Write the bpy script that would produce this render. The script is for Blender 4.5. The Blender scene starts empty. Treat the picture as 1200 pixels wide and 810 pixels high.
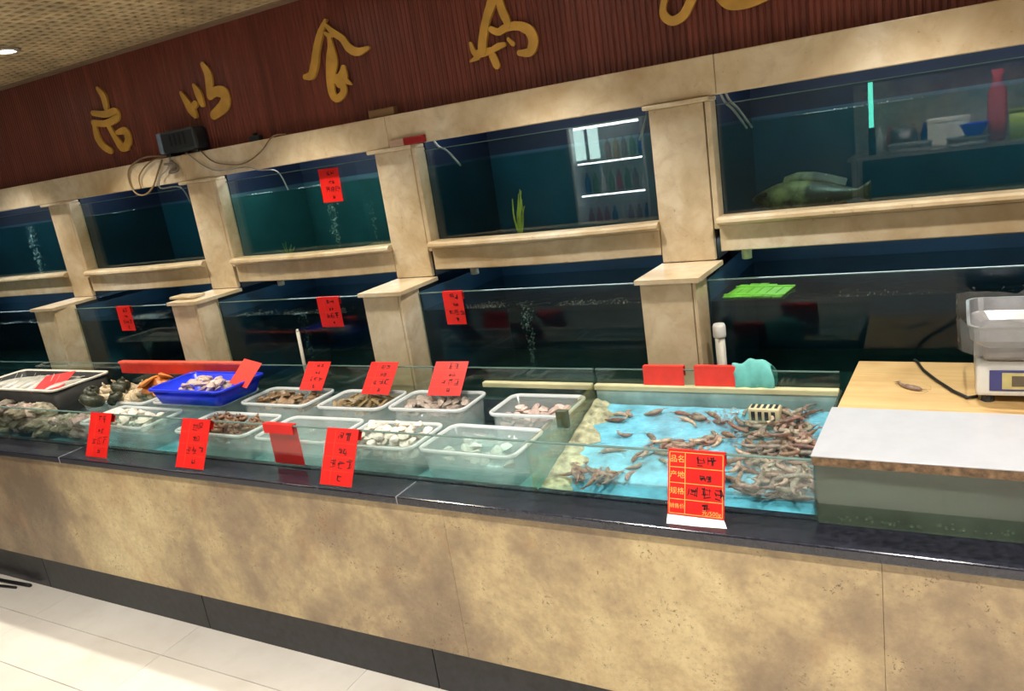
import bpy, bmesh, math, random
from mathutils import Matrix, Vector
random.seed(7)
S = bpy.context.scene
COL = S.collection

# ------------------------------------------------------------------ camera
cam_d = bpy.data.cameras.new('camera'); cam = bpy.data.objects.new('camera', cam_d); COL.objects.link(cam)
cam_d.sensor_width = 36.0; cam_d.lens = 27.4; cam_d.clip_start = 0.05
right = Vector((0.86822, 0.47416, -0.14548)); fwd = Vector((-0.49560, 0.83156, -0.24760)).normalized()
up = right.cross(fwd).normalized(); right = fwd.cross(up).normalized()
m = Matrix.Identity(4)
for i in range(3):
    m[i][0] = right[i]; m[i][1] = up[i]; m[i][2] = -fwd[i]
m[0][3], m[1][3], m[2][3] = 0.0, 0.0, 1.55
cam.matrix_world = m
S.camera = cam
# ------------------------------------------------------------------ world, exposure
W = bpy.data.worlds.new('world'); S.world = W; W.use_nodes = True
W.node_tree.nodes['Background'].inputs[0].default_value = (0.05, 0.05, 0.055, 1)
W.node_tree.nodes['Background'].inputs[1].default_value = 0.3
S.view_settings.view_transform = 'Standard'; S.view_settings.look = 'None'
S.view_settings.gamma = 1.0; S.view_settings.use_curve_mapping = False
S.view_settings.exposure = 0.95
try: S.cycles.transparent_max_bounces = 20
except Exception: pass
# strengths of the room's own lamps (built further down)
COUNTER_SPOT_W = 30.0      # downlights over the display counter
AISLE_SPOT_W = 22.0        # downlights over the aisle
COUNTER_SPOT_COL = {'warm': (1.0, 0.90, 0.72), 'neutral': (1.0, 0.94, 0.86)}
AISLE_SPOT_COL = (1.0, 0.94, 0.86)

# ------------------------------------------------------------------ helpers
def srgb(r, g, b):
    f = lambda c: c/12.92 if c <= .04045 else ((c+.055)/1.055)**2.4
    return (f(r/255), f(g/255), f(b/255), 1)

class NT:
    def __init__(s, name):
        s.m = bpy.data.materials.new(name); s.m.use_nodes = True
        s.t = s.m.node_tree; s.t.nodes.clear()
        s.out = s.t.nodes.new('ShaderNodeOutputMaterial')
    def n(s, typ, **kw):
        nd = s.t.nodes.new(typ)
        for k, v in kw.items():
            if k == 'ins':
                for kk, vv in v.items():
                    if isinstance(vv, bpy.types.NodeSocket): s.t.links.new(vv, nd.inputs[kk])
                    else: nd.inputs[kk].default_value = vv
            else: setattr(nd, k, v)
        return nd
    def link(s, a, b): s.t.links.new(a, b)
    def coords(s, world=False, scale=(1, 1, 1)):
        src = s.n('ShaderNodeNewGeometry').outputs['Position'] if world else s.n('ShaderNodeTexCoord').outputs['Object']
        mp = s.n('ShaderNodeMapping', ins={'Vector': src, 'Scale': scale}); return mp.outputs[0]
    def noise(s, vec, scale, detail=3, rough=.55, dist=0.0):
        return s.n('ShaderNodeTexNoise', ins={'Vector': vec, 'Scale': scale, 'Detail': detail, 'Roughness': rough, 'Distortion': dist}).outputs['Fac']
    def ramp(s, fac, stops):
        r = s.n('ShaderNodeValToRGB', ins={'Fac': fac}); e = r.color_ramp.elements
        while len(e) < len(stops): e.new(.5)
        for el, (p, c) in zip(e, stops):
            el.position = p; el.color = c if len(c) == 4 else (*c, 1)
        return r.outputs['Color']
    def mix(s, fac, a, b, mode='MIX'):
        x = s.n('ShaderNodeMix', data_type='RGBA', blend_type=mode)
        for sock, v in ((x.inputs[0], fac), (x.inputs[6], a), (x.inputs[7], b)):
            if isinstance(v, bpy.types.NodeSocket): s.link(v, sock)
            else: sock.default_value = v
        return x.outputs[2]
    def math(s, op, a, b=0.0):
        x = s.n('ShaderNodeMath', operation=op)
        for sock, v in ((x.inputs[0], a), (x.inputs[1], b)):
            if isinstance(v, bpy.types.NodeSocket): s.link(v, sock)
            else: sock.default_value = v
        return x.outputs[0]
    def bump(s, h, strength=.3, dist=.005):
        return s.n('ShaderNodeBump', ins={'Height': h, 'Strength': strength, 'Distance': dist}).outputs[0]
    def principled(s, **ins):
        b = s.n('ShaderNodeBsdfPrincipled', ins={k.replace('_', ' '): v for k, v in ins.items()})
        s.link(b.outputs[0], s.out.inputs[0]); return b

MATS = {}
def plain(name, c, rough=.5, metal=0.0, var=.12, scale=20, bump=0.0, vary=0.0, spec=.5):
    """Single-colour material with slight noise mottling (and per-object tone where vary > 0)."""
    if name in MATS: return MATS[name]
    k = NT(name); v = k.coords()
    nz = k.noise(v, scale, 3)
    d = tuple(x*(1-var*1.6) for x in c[:3])+(1,); l = tuple(min(1, x*(1+var)) for x in c[:3])+(1,)
    col = k.ramp(nz, [(.3, d), (.7, l)])
    if vary:
        rnd = k.n('ShaderNodeObjectInfo').outputs['Random']
        hs = k.n('ShaderNodeHueSaturation', ins={'Color': col, 'Value': k.math('ADD', 1-vary, k.math('MULTIPLY', rnd, 2*vary)),
                 'Hue': k.math('ADD', .5-vary*.06, k.math('MULTIPLY', rnd, vary*.12))})
        col = hs.outputs[0]
    kw = dict(Base_Color=col, Roughness=rough, Metallic=metal)
    b = k.principled(**kw); b.inputs['Specular IOR Level'].default_value = spec
    if bump: k.link(k.bump(nz, bump, .004), b.inputs['Normal'])
    MATS[name] = k.m; return k.m

def schlick(k, f0=.04, normal=None):
    lw = k.n('ShaderNodeLayerWeight', ins={'Blend': .5})
    if normal is not None: k.link(normal, lw.inputs['Normal'])
    p = k.math('POWER', lw.outputs['Facing'], 5.0)
    return k.math('ADD', f0, k.math('MULTIPLY', p, 1-f0))

def glass(name, tint, f0=.04, rough=.01, ripple=0.0, rscale=30, haze=0.0, hazecol=(.8, .85, .85, 1)):
    """Clear pane or water skin: tinted transmission plus Fresnel reflection."""
    k = NT(name); nrm = None
    v = k.coords(True)
    if ripple:
        nrm = k.bump(k.noise(v, rscale, 3, .6, .6), ripple, .02)
    tr = k.n('ShaderNodeBsdfTransparent', ins={'Color': tint})
    gl = k.n('ShaderNodeBsdfGlossy', ins={'Color': (1, 1, 1, 1), 'Roughness': rough})
    if nrm is not None: k.link(nrm, gl.inputs['Normal'])
    base = tr.outputs[0]
    if haze:
        df = k.n('ShaderNodeBsdfDiffuse', ins={'Color': hazecol})
        hz = k.math('MULTIPLY', k.noise(v, 9, 4, .65), haze*2)
        mx = k.n('ShaderNodeMixShader', ins={0: hz}); k.link(base, mx.inputs[1]); k.link(df.outputs[0], mx.inputs[2]); base = mx.outputs[0]
    mx = k.n('ShaderNodeMixShader', ins={0: schlick(k, f0, nrm)})
    k.link(base, mx.inputs[1]); k.link(gl.outputs[0], mx.inputs[2]); k.link(mx.outputs[0], k.out.inputs[0])
    return k.m

def stone(name, c1, c2, c3, spk, patch=2.2, rough=.35, specks=1.0, amount=.75):
    k = NT(name); v = k.coords(True)
    big = k.noise(v, patch, 4, .6, .4); mid = k.noise(v, patch*5, 5, .65, .6); fine = k.noise(v, 90, 4, .7)
    col = k.ramp(big, [(.30, c2), (.5, c1), (.68, c3)])
    col = k.mix(k.math('MULTIPLY', k.ramp(mid, [(.42, (0, 0, 0)), (.7, (1, 1, 1))]), amount*.6), col, c2)
    sp = k.ramp(fine, [(.62, (0, 0, 0)), (.74, (1, 1, 1))])
    gate = k.ramp(mid, [(.45, (0, 0, 0)), (.62, (1, 1, 1))])
    col = k.mix(k.math('MULTIPLY', k.math('MULTIPLY', sp, gate), specks), col, spk)
    vein = k.n('ShaderNodeTexVoronoi', feature='DISTANCE_TO_EDGE', ins={'Vector': k.coords(True, (1, 1, .6)), 'Scale': 3.1}).outputs['Distance']
    vn = k.ramp(k.math('ADD', vein, k.math('MULTIPLY', mid, .12)), [(.045, (1, 1, 1)), (.06, (0, 0, 0))])
    vn = k.math('MULTIPLY', vn, k.ramp(k.noise(v, 2.3, 2), [(.55, (0, 0, 0)), (.7, (1, 1, 1))]))
    col = k.mix(k.math('MULTIPLY', vn, .4*specks), col, spk)
    b = k.principled(Base_Color=col, Roughness=rough)
    k.link(k.bump(fine, .06, .002), b.inputs['Normal'])
    MATS[name] = k.m; return k.m

# ------------------------------------------------------------------ mesh builder
class MB:
    def __init__(s): s.v = []; s.f = []
    def add(s, vs, fs):
        o = len(s.v); s.v += [tuple(p) for p in vs]; s.f += [tuple(i+o for i in f) for f in fs]; return s
    def box(s, x0, x1, y0, y1, z0, z1):
        return s.add([(x0,y0,z0),(x1,y0,z0),(x1,y1,z0),(x0,y1,z0),(x0,y0,z1),(x1,y0,z1),(x1,y1,z1),(x0,y1,z1)],
                     [(3,2,1,0),(4,5,6,7),(0,1,5,4),(1,2,6,5),(2,3,7,6),(3,0,4,7)])
    def bbox(s, x0, x1, y0, y1, z0, z1, r=.004):
        """box with chamfered edges"""
        bm = bmesh.new(); bmesh.ops.create_cube(bm, size=1.0)
        for p in bm.verts: p.co = Vector(((x0+x1)/2+p.co.x*(x1-x0), (y0+y1)/2+p.co.y*(y1-y0), (z0+z1)/2+p.co.z*(z1-z0)))
        bmesh.ops.bevel(bm, geom=bm.edges[:], offset=min(r, .45*min(x1-x0, y1-y0, z1-z0)), segments=2, affect='EDGES', profile=.5)
        bm.verts.index_update()
        s.add([p.co[:] for p in bm.verts], [[q.index for q in f.verts] for f in bm.faces]); bm.free(); return s
    def prism(s, prof, x0, x1, n=1, bow=0.0):
        """profile [(y,z)] swept along X; bow pushes the middle towards -Y"""
        vs = []; k = len(prof)
        for i in range(n+1):
            t = i/n; x = x0+(x1-x0)*t; b = bow*(1-(2*t-1)**2)
            vs += [(x, y-b, z) for y, z in prof]
        fs = []
        for i in range(n):
            for j in range(k):
                a = i*k+j; b_ = i*k+(j+1) % k
                fs.append((a, a+k, b_+k, b_))
        fs.append(tuple(range(k))); fs.append(tuple(n*k+j for j in reversed(range(k))))
        return s.add(vs, fs)
    def tube(s, pts, r, seg=6, cap=True):
        pts = [Vector(p) for p in pts]; n = len(pts); rr = r if isinstance(r, (list, tuple)) else [r]*n
        o = []; prev = None
        for i, p in enumerate(pts):
            d = (pts[min(i+1, n-1)]-pts[max(i-1, 0)]).normalized()
            a = Vector((0, 0, 1)) if abs(d.z) < .9 else Vector((1, 0, 0))
            if prev is None: u = d.cross(a).normalized()
            else: u = (prev-d*prev.dot(d)).normalized()
            prev = u; w = d.cross(u)
            o += [p+(u*math.cos(2*math.pi*j/seg)+w*math.sin(2*math.pi*j/seg))*rr[i] for j in range(seg)]
        fs = [(i*seg+j, i*seg+(j+1) % seg, (i+1)*seg+(j+1) % seg, (i+1)*seg+j) for i in range(n-1) for j in range(seg)]
        if cap: fs += [tuple(reversed(range(seg))), tuple((n-1)*seg+j for j in range(seg))]
        return s.add(o, fs)
    def lathe(s, prof, c=(0, 0, 0), seg=16):
        vs = []; k = len(prof)
        for r, z in prof:
            vs += [(c[0]+r*math.cos(2*math.pi*j/seg), c[1]+r*math.sin(2*math.pi*j/seg), c[2]+z) for j in range(seg)]
        fs = [(i*seg+j, i*seg+(j+1) % seg, (i+1)*seg+(j+1) % seg, (i+1)*seg+j) for i in range(k-1) for j in range(seg)]
        fs += [tuple(reversed(range(seg))), tuple((k-1)*seg+j for j in range(seg))]
        return s.add(vs, fs)
    def ball(s, c, r, seg=6, rings=4):
        return s.lathe([(max(1e-4, r*math.sin(math.pi*i/rings)), -r*math.cos(math.pi*i/rings)) for i in range(rings+1)], c, seg)
    def mesh(s, name, mat, smooth=False):
        me = bpy.data.meshes.new(name); me.from_pydata(s.v, [], s.f); me.update()
        if mat: me.materials.append(mat)
        if smooth: me.shade_smooth()
        return me
    def obj(s, name, mat, parent=None, smooth=False, loc=None, rot=None):
        return put(name, s.mesh(name, mat, smooth), parent, loc, rot)

def put(name, me, parent=None, loc=None, rot=None):
    o = bpy.data.objects.new(name, me); COL.objects.link(o)
    if parent: o.parent = parent
    if loc: o.location = loc
    if rot: o.rotation_euler = rot
    return o
def tag(o, label, cat, group=None):
    o['label'] = label; o['category'] = cat
    if group: o['group'] = group
    return o
def thing(name, label, cat, loc=(0, 0, 0), rot=(0, 0, 0), group=None):
    o = bpy.data.objects.new(name, None); COL.objects.link(o); o.location = loc; o.rotation_euler = rot
    o.empty_display_size = .05
    return tag(o, label, cat, group)
def struct(o): o['kind'] = 'structure'; return o
def stuff(o): o['kind'] = 'stuff'; return o
def smooth_edges(me, ang=40):
    try: me.shade_smooth(); me.set_sharp_from_angle(angle=math.radians(ang))
    except Exception: pass
    return me
R = math.radians

# ------------------------------------------------------------------ materials
M_stone = stone('pillar_marble', srgb(208, 190, 158), srgb(176, 150, 112), srgb(224, 212, 190), srgb(112, 86, 60), 3.0, .32, .9, .9)
def travertine():
    k = NT('counter_travertine'); v = k.coords(True)
    big = k.noise(v, 1.5, 3, .55, .2); mid = k.noise(v, 5.5, 6, .7, .15); fine = k.noise(v, 45, 5, .75); tiny = k.noise(v, 120, 3, .7)
    q = k.math('ADD', k.math('MULTIPLY', big, .6), k.math('MULTIPLY', mid, .4))
    col = k.ramp(q, [(.36, srgb(112, 95, 76)), (.46, srgb(148, 128, 100)), (.54, srgb(184, 163, 122)), (.64, srgb(212, 194, 148))])
    col = k.mix(k.math('MULTIPLY', k.ramp(fine, [(.45, (0, 0, 0)), (.7, (1, 1, 1))]), .35), col, srgb(128, 106, 82))
    rust = k.ramp(k.noise(v, 3.3, 4, .7, .3), [(.56, (0, 0, 0)), (.72, (1, 1, 1))])
    col = k.mix(k.math('MULTIPLY', rust, .45), col, srgb(164, 116, 74))
    sp = k.math('MULTIPLY', k.ramp(tiny, [(.58, (0, 0, 0)), (.66, (1, 1, 1))]), k.ramp(k.noise(v, 11, 4, .7), [(.50, (0, 0, 0)), (.64, (1, 1, 1))]))
    col = k.mix(k.math('MULTIPLY', sp, .75), col, srgb(60, 44, 34))
    b = k.principled(Base_Color=col, Roughness=.34); k.link(k.bump(fine, .08, .002), b.inputs['Normal']); return k.m
M_panel = travertine()
M_black = plain('black_granite', srgb(36, 37, 48), .2, var=.35, scale=60, spec=.6)
M_plinth = plain('plinth_granite', srgb(38, 38, 42), .35, var=.3, scale=40)
M_glass = glass('clear_glass', (.90, .96, .94, 1), .045)
M_glass_dirty = glass('algae_clouded_glass', (.62, .72, .66, 1), .045, haze=.30, hazecol=srgb(110, 125, 110))
M_glass_lo = glass('lower_tank_glass', (.86, .93, .92, 1), .014)
M_edge = plain('pane_edge', srgb(96, 122, 116), .2, var=.1)
M_rail = plain('cream_tank_rail', srgb(196, 192, 152), .45, var=.15, scale=8)
M_white = plain('white_plastic', srgb(232, 232, 228), .4, var=.05)
M_pvc = plain('pvc_pipe', srgb(205, 203, 190), .45, var=.1)
M_airline = plain('airline_tube', srgb(150, 152, 146), .3, var=.1)
M_cable = plain('dark_cable', srgb(16, 16, 18), .5, var=.2)
M_browncable = plain('brown_cable', srgb(130, 108, 78), .6, var=.2)
M_gold = plain('gold_lacquer', srgb(196, 150, 66), .38, var=.15, scale=12)
M_red = plain('red_card', srgb(226, 34, 30), .38, var=.06, scale=8)
M_redp = plain('red_plastic', srgb(232, 60, 48), .4, var=.08)
M_yel = plain('yellow_print', srgb(248, 190, 96), .6, var=.05)
M_ink = plain('black_ink', srgb(32, 8, 10), .6, var=.1)
M_dark = plain('dark_plastic', srgb(34, 40, 46), .45, var=.2)
# ================================================================== ROOM SHELL
XL, XR, YF, YB, ZC = -7.0, 3.0, -3.4, 3.12, 2.27
def floor_mat():
    k = NT('floor_porcelain'); v = k.coords(True)
    a = k.noise(v, 1.4, 4, .6, .5); b = k.noise(v, 9, 4, .6)
    col = k.ramp(a, [(.3, srgb(214, 209, 200)), (.7, srgb(232, 229, 222))])
    col = k.mix(k.math('MULTIPLY', k.ramp(b, [(.5, (0, 0, 0)), (.75, (1, 1, 1))]), .25), col, srgb(196, 186, 170))
    rnd = k.n('ShaderNodeObjectInfo').outputs['Random']
    hs = k.n('ShaderNodeHueSaturation', ins={'Color': col, 'Value': k.math('ADD', .95, k.math('MULTIPLY', rnd, .08))})
    k.principled(Base_Color=hs.outputs[0], Roughness=.22); return k.m
M_floor = floor_mat()
floor = struct(MB().box(XL, XR, YF, YB, -.12, -.006).obj('floor', plain('grout', srgb(182, 174, 160), .8)))
rows = [(1.392, 1.72), (1.162, 1.389)]
y = 1.159
while y > YF:
    rows.append((max(YF, y-.797), y)); y -= .8
tile_me = {}
for (a, b) in rows:
    key = round(b-a, 3)
    if key not in tile_me:
        tile_me[key] = MB().bbox(-.3992, .3992, 0, b-a, -.006, 0, .0012).mesh('floor_tile', M_floor)
    for i in range(13):
        x = XL-.25+.8*i
        put('floor_tile', tile_me[key], floor, (x+.4-.0, a, 0))
M_wallpaint = plain('wall_paint', srgb(96, 90, 84), .7, var=.08, scale=3)
struct(MB().box(XL-.1, XL, YF, YB, 0, ZC).obj('wall_left', plain('dark_wall_paint', srgb(46, 38, 34), .7, var=.1, scale=3)))
struct(MB().box(XR, XR+.1, YF, YB, 0, ZC).obj('wall_right', M_wallpaint))
struct(MB().box(XL, XR, YF-.1, YF, 0, ZC).obj('wall_front', M_wallpaint))

# wall behind the tanks with the slatted wooden frieze
struct(MB().box(XL, XR, YB, YB+.1, 0, ZC).obj('wall_back', plain('blue_back_wall', srgb(13, 30, 58), .6, var=.15, scale=4)))
def wood_mat():
    k = NT('red_brown_wood'); v = k.coords(True, (1, 1, .05))
    g = k.noise(v, 60, 4, .6, .8)
    rnd = k.n('ShaderNodeObjectInfo').outputs['Random']
    col = k.ramp(g, [(.3, srgb(86, 38, 28)), (.55, srgb(108, 50, 38)), (.75, srgb(126, 64, 49))])
    hs = k.n('ShaderNodeHueSaturation', ins={'Color': col, 'Value': k.math('ADD', .9, k.math('MULTIPLY', rnd, .2))})
    k.principled(Base_Color=hs.outputs[0], Roughness=.42); return k.m
M_wood = wood_mat()
wall = struct(MB().box(XL, XR, 2.505, 2.53, 1.68, ZC-.005).obj('trim_1', plain('frieze_backing', srgb(48, 20, 16), .7)))
sp = []                     # fluted slat profile, width .056
for i in range(3):
    x0 = -.028+i*.0187
    sp += [(x0+.001, 2.4955), (x0+.004, 2.492), (x0+.0147, 2.492), (x0+.0177, 2.4955)]
prof = [(-.0289, 2.496)]+sp+[(.0289, 2.496), (.0289, 2.505), (-.0289, 2.505)]
sv = [(x, yy, 1.70) for x, yy in prof]+[(x, yy, 2.225) for x, yy in prof]
n = len(prof)
sf = [(i, (i+1) % n, n+(i+1) % n, n+i) for i in range(n)]
slat_me = MB().add(sv, sf).mesh('slat', M_wood)
for i in range(134):
    put('slat', slat_me, wall, (-6.25+.058*i, 0, 0))

# ceiling: board with an open-cell grille hung below it
ceil = struct(MB().box(XL, XR, YF, YB, ZC, ZC+.08).obj('ceiling', plain('ceiling_board', srgb(120, 104, 76), .8, var=.15, scale=5)))
g = MB()
x = -6.95
while x < 2.9:
    g.box(x, x+.022, -1.0, 2.485, 2.207, 2.24); x += .052
yy = -.99
while yy < 2.48:
    g.box(-6.97, 2.9, yy, yy+.02, 2.2075, 2.2395); yy += .045
stuff(g.obj('ceiling_grille', plain('ceiling_grille_beige', srgb(186, 166, 128), .65, var=.22, scale=7), ceil))
MB().box(XL, XR, 2.44, 2.492, 2.2, 2.224).obj('edge_strip', plain('ceiling_edge', srgb(130, 108, 84), .6), ceil)

# ------------------------------------------------------------------ downlights
M_lens = NT('lamp_lens'); e = M_lens.n('ShaderNodeEmission', ins={'Color': (1, .93, .82, 1), 'Strength': 30.0}); M_lens.link(e.outputs[0], M_lens.out.inputs[0]); M_lens = M_lens.m
M_ring = plain('lamp_ring', srgb(190, 186, 178), .3, .6)
ring_me = MB().lathe([(.055, 0), (.058, -.006), (.05, -.012), (.04, -.010), (.036, 0)], seg=20).mesh('trim_ring', M_ring)
lens_me = MB().lathe([(.001, .0), (.035, .0), (.035, -.003), (.001, -.004)], seg=16).mesh('lens', M_lens)
body_me = MB().lathe([(.036, 0), (.045, .03), (.04, .06), (.001, .062)], seg=16).mesh('housing', M_dark)
def downlight(x, y, watts, colr, size, blend, label, group):
    t = thing('ceiling_downlight', label, 'downlight', (x, y, 2.206), group=group)
    put('trim_ring', ring_me, t); put('lens', lens_me, t); put('housing', body_me, t)
    L = bpy.data.lights.new('downlight_lamp', 'SPOT'); L.energy = watts; L.color = colr
    L.spot_size = R(size); L.spot_blend = blend; L.shadow_soft_size = .03
    lo = bpy.data.objects.new('downlight_lamp', L); COL.objects.link(lo); lo.parent = t; lo.location = (0, 0, -.02)
for x in (-4.31, -3.30, -2.21, -1.16, -.11, .94):
    downlight(x, 1.97, COUNTER_SPOT_W, COUNTER_SPOT_COL['warm' if -4 < x < -1.5 else 'neutral'], 92, .55, 'small round halogen downlight in the ceiling above the seafood counter', 'downlights over the counter')
for y, xs in ((.75, (-3.4, -2.3, -1.2, -.1, 1.0, 2.1)), (-.55, (-3.2, -2.0, -.8, .4, 1.6)), (-2.35, (-3.2, -.5, .3, 1.6))):
    for x in xs:
        downlight(x, y, AISLE_SPOT_W*(2.2 if y < -2 else 1.25)*(1.7 if x > -.2 else 1.0), AISLE_SPOT_COL, 118, .6, 'small round downlight in the ceiling above the aisle floor', 'downlights over the aisle')

# ================================================================== STONE FRAME OF THE TANK WALL
PU = [(-4.125, -3.945), (-3.03, -2.842), (-1.94, -1.752), (-.84, -.65)]      # upper pillars
PL = [(-4.085, -3.913), (-3.012, -2.846), (-1.92, -1.745), (-.835, -.662)]   # lower pillars
plab = ['whitish marble pillar beside the dark far-end aquariums', 'marble pillar with a loose chipped ledge slab, under the air pump',
        'marble pillar under the small red plastic scrap', 'broad marble pillar beside the tank with the large grouper']
for i, ((a, b), (c, d)) in enumerate(zip(PU, PL)):
    t = thing('stone_pillar', plab[i], 'pillar', ((a+b)/2, 2.45, .66), group='pillars of the tank wall')
    ox, oy, oz = t.location
    def P(mb, nm, mat=M_stone): return mb.obj(nm, mat, t, loc=(-ox, -oy, -oz))
    P(MB().bbox(a, b-.016, 2.45, 2.47, 1.102, 1.588, .003), 'face_slab')
    P(MB().bbox(b-.012, b+.006, 2.448, 2.51, 1.2, 1.588, .003), 'side_slab')
    P(MB().bbox(a-.004, a+.012, 2.472, 2.51, 1.2, 1.588, .003), 'side_slab')
    P(MB().box(a+.014, b-.014, 2.472, 2.60, 1.1, 1.588), 'core', M_dark)
    P(MB().bbox(a-.008, b+.012, 2.412, 2.5, 1.588, 1.602, .004), 'cap')
    P(MB().bbox(c, d-.014, 2.2, 2.218, .662, 1.086, .003), 'face_slab')
    P(MB().bbox(d-.012, d, 2.2, 2.318, .662, 1.086, .003), 'side_slab')
    P(MB().bbox(c, c+.012, 2.220, 2.318, .662, 1.086, .003), 'side_slab')
    P(MB().box(c+.014, d-.014, 2.22, 2.449, .662, 1.085), 'core', M_dark)
    led = MB()
    w0, w1 = c-.012, d+.012
    led.add([(w0, 2.188, 1.086), (w1, 2.188, 1.086), (w1, 2.188, 1.1), (w0, 2.188, 1.1), (a-.004, 2.452, 1.086), (b+.006, 2.452, 1.086), (b+.006, 2.452, 1.1), (a-.004, 2.452, 1.1)],
            [(0, 1, 2, 3), (5, 4, 7, 6), (3, 2, 6, 7), (1, 0, 4, 5), (1, 5, 6, 2), (4, 0, 3, 7)])
    P(led, 'ledge')
    if i == 1:
        s = MB().bbox(c-.055, c+.10, 2.24, 2.31, 1.103, 1.115, .003); P(s, 'loose_slab')

beam = thing('stone_beam', 'long pale marble beam under the wooden frieze', 'beam', (-2.7, 2.46, 1.6))
bx = [-6.6, -5.4, -4.2, -3.0, -1.85, -.62, .6, 1.8]
for a, b in zip(bx, bx[1:]):
    MB().bbox(a+.0006, b-.0006, 2.432, 2.494, 1.603, 1.717, .003).obj('beam_slab', M_stone, beam, loc=(2.7, -2.46, -1.6))

# ================================================================== AQUARIUMS
M_uwater = glass('upper_tank_water', (.74, .90, .89, 1), .004, ripple=.1, rscale=12)
M_uwater2 = glass('green_tank_water', (.76, .92, .88, 1), .004, ripple=.1, rscale=12)
M_lwater = glass('lower_tank_water', (.66, .78, .76, 1), .004, ripple=.1, rscale=18)
M_tankblue = plain('tank_blue_wall', srgb(26, 66, 96), .55, var=.25, scale=3)
M_film = plain('blue_green_film', srgb(40, 92, 120), .5, var=.2, scale=3); M_side = plain('dark_side_film', srgb(20, 58, 78), .5, var=.2, scale=3); M_film2 = plain('green_film', srgb(60, 104, 120), .5, var=.2, scale=3); M_headshade = plain('shaded_headspace', srgb(14, 34, 66), .6, var=.2, scale=4)
M_tankfloor = plain('tank_floor', srgb(60, 84, 80), .7, var=.3, scale=9)
M_bubble = glass('bubble_skin', (.97, 1, 1, 1), .35, .15)
def lamp_mat(name, c, s):
    k = NT(name); e = k.n('ShaderNodeEmission', ins={'Color': c, 'Strength': s}); k.link(e.outputs[0], k.out.inputs[0]); return k.m
M_ufill = lamp_mat('upper_tank_fill', (.85, .95, 1, 1), 10.0); M_ulamp2 = lamp_mat('green_tank_lamp', (.92, 1, 1, 1), 17.0); M_lfill = lamp_mat('lower_tank_fill', (.8, .95, 1, 1), 6.0)

def bubbles(parent, x, y, z0, z1, n, spread, seed, name='air_bubbles'):
    rr = random.Random(seed); b = MB()
    for i in range(n):
        t = rr.random(); s = spread*(.4+.8*t)
        b.ball((x+rr.gauss(0, s), y+rr.gauss(0, s), z0+(z1-z0)*t), rr.uniform(.0015, .0042), 5, 3)
    return stuff(b.obj(name, M_bubble, parent))
def foam(parent, x0, x1, y0, y1, z, n, seed):
    rr = random.Random(seed); b = MB()
    cl = [rr.uniform(x0, x1) for _ in range(6)]
    for i in range(n*3):
        r = rr.uniform(.0008, .0026)
        c_ = rr.choice(cl); b.ball((min(x1, max(x0, c_+rr.gauss(0, (x1-x0)*.05))), min(y1, y0+abs(rr.gauss(0, (y1-y0)*.4))), z), r, 5, 3)
    return stuff(b.obj('foam', M_bubble, parent))

UP = [(-5.9, -4.129, 'upper aquarium at the dark far end, next to the whitish pillar', 0),
      (-3.937, -3.036, 'upper aquarium with tangled cables hanging over its rim', 1),
      (-2.834, -1.946, 'upper aquarium with green water and a red price card', 2),
      (-1.744, -.846, 'upper aquarium with yellow weed and a lit shelf mirrored in its glass', 3),
      (-.642, 1.5, 'wide upper aquarium holding a large mottled grouper', 4)]
AQU = []
for x0, x1, lab, i in UP:
    t = thing('upper_aquarium', lab, 'aquarium', ((x0+x1)/2, 2.5, 1.2), group='upper row of aquariums')
    o = tuple(-q for q in t.location)
    def P(mb, nm, mat, sm=False): return mb.obj(nm, mat, t, sm, loc=o)
    P(MB().box(x0, x1, 2.50, 2.508, 1.2, 1.572), 'front_pane', M_glass)
    P(MB().box(x0, x1, 2.499, 2.509, 1.572, 1.575), 'pane_edge', M_edge)
    P(MB().box(x0, x1, 2.98, 3.0, 1.18, 1.515), 'back_panel', M_film2 if i == 2 else M_film)
    P(MB().box(x0, x1, 2.98, 3.0, 1.515, 1.66), 'upper_back_panel', M_headshade)  # shade put into the navy colour, keeping the headspace dim beside the tube
    P(MB().box(x0, x1, 2.50, 2.98, 1.16, 1.198), 'floor_panel', M_tankfloor)
    for xs in (x0-.004, x1-.001):
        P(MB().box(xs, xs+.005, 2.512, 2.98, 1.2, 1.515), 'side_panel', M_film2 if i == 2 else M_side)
        P(MB().box(xs, xs+.005, 2.512, 2.98, 1.515, 1.655), 'upper_side_panel', M_headshade)
    zw = 1.508 if i != 2 else 1.50
    P(MB().box(x0+.004, x1-.004, 2.511, 2.976, 1.202, zw), 'water', M_uwater2 if i == 2 else M_uwater)
    # sill: moulded top strip over a bowed stone fascia
    bow = .038 if i in (1, 2, 3) else .006
    prof = [(2.500, 1.238), (2.436, 1.238), (2.424, 1.231), (2.422, 1.222), (2.428, 1.214), (2.445, 1.211), (2.500, 1.211)]
    P(MB().prism(prof, x0-.006, x1+.006, 16, bow), 'sill_moulding', M_stone)
    P(MB().prism([(2.49, 1.2105), (2.452, 1.2105), (2.450, 1.208), (2.450, 1.131), (2.452, 1.128), (2.49, 1.128)], x0-.004, x1+.004, 16, bow), 'sill_fascia', M_stone)
    if i in (1, 2, 3):
        P(MB().box(x0, x1, 2.470, 2.499, 1.128, 1.208), 'sill_backing', M_dark)
    P(MB().tube([(x0+.06, 2.60, 1.632), (x1-.06, 2.60, 1.632)], .009, 8), 'unseen_tank_lamp', M_ulamp2 if i == 2 else M_ufill, True)  # unseen tube added to brighten the tank; only the green tank appears lamp-lit
    P(MB().tube([(x0+.06, 2.66, 1.135), (x1-.06, 2.66, 1.135)], .007, 8), 'added_under_lamp', M_lfill, True)  # unseen tube added below the sill to brighten the lower tank
    AQU.append((t, o))
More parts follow.
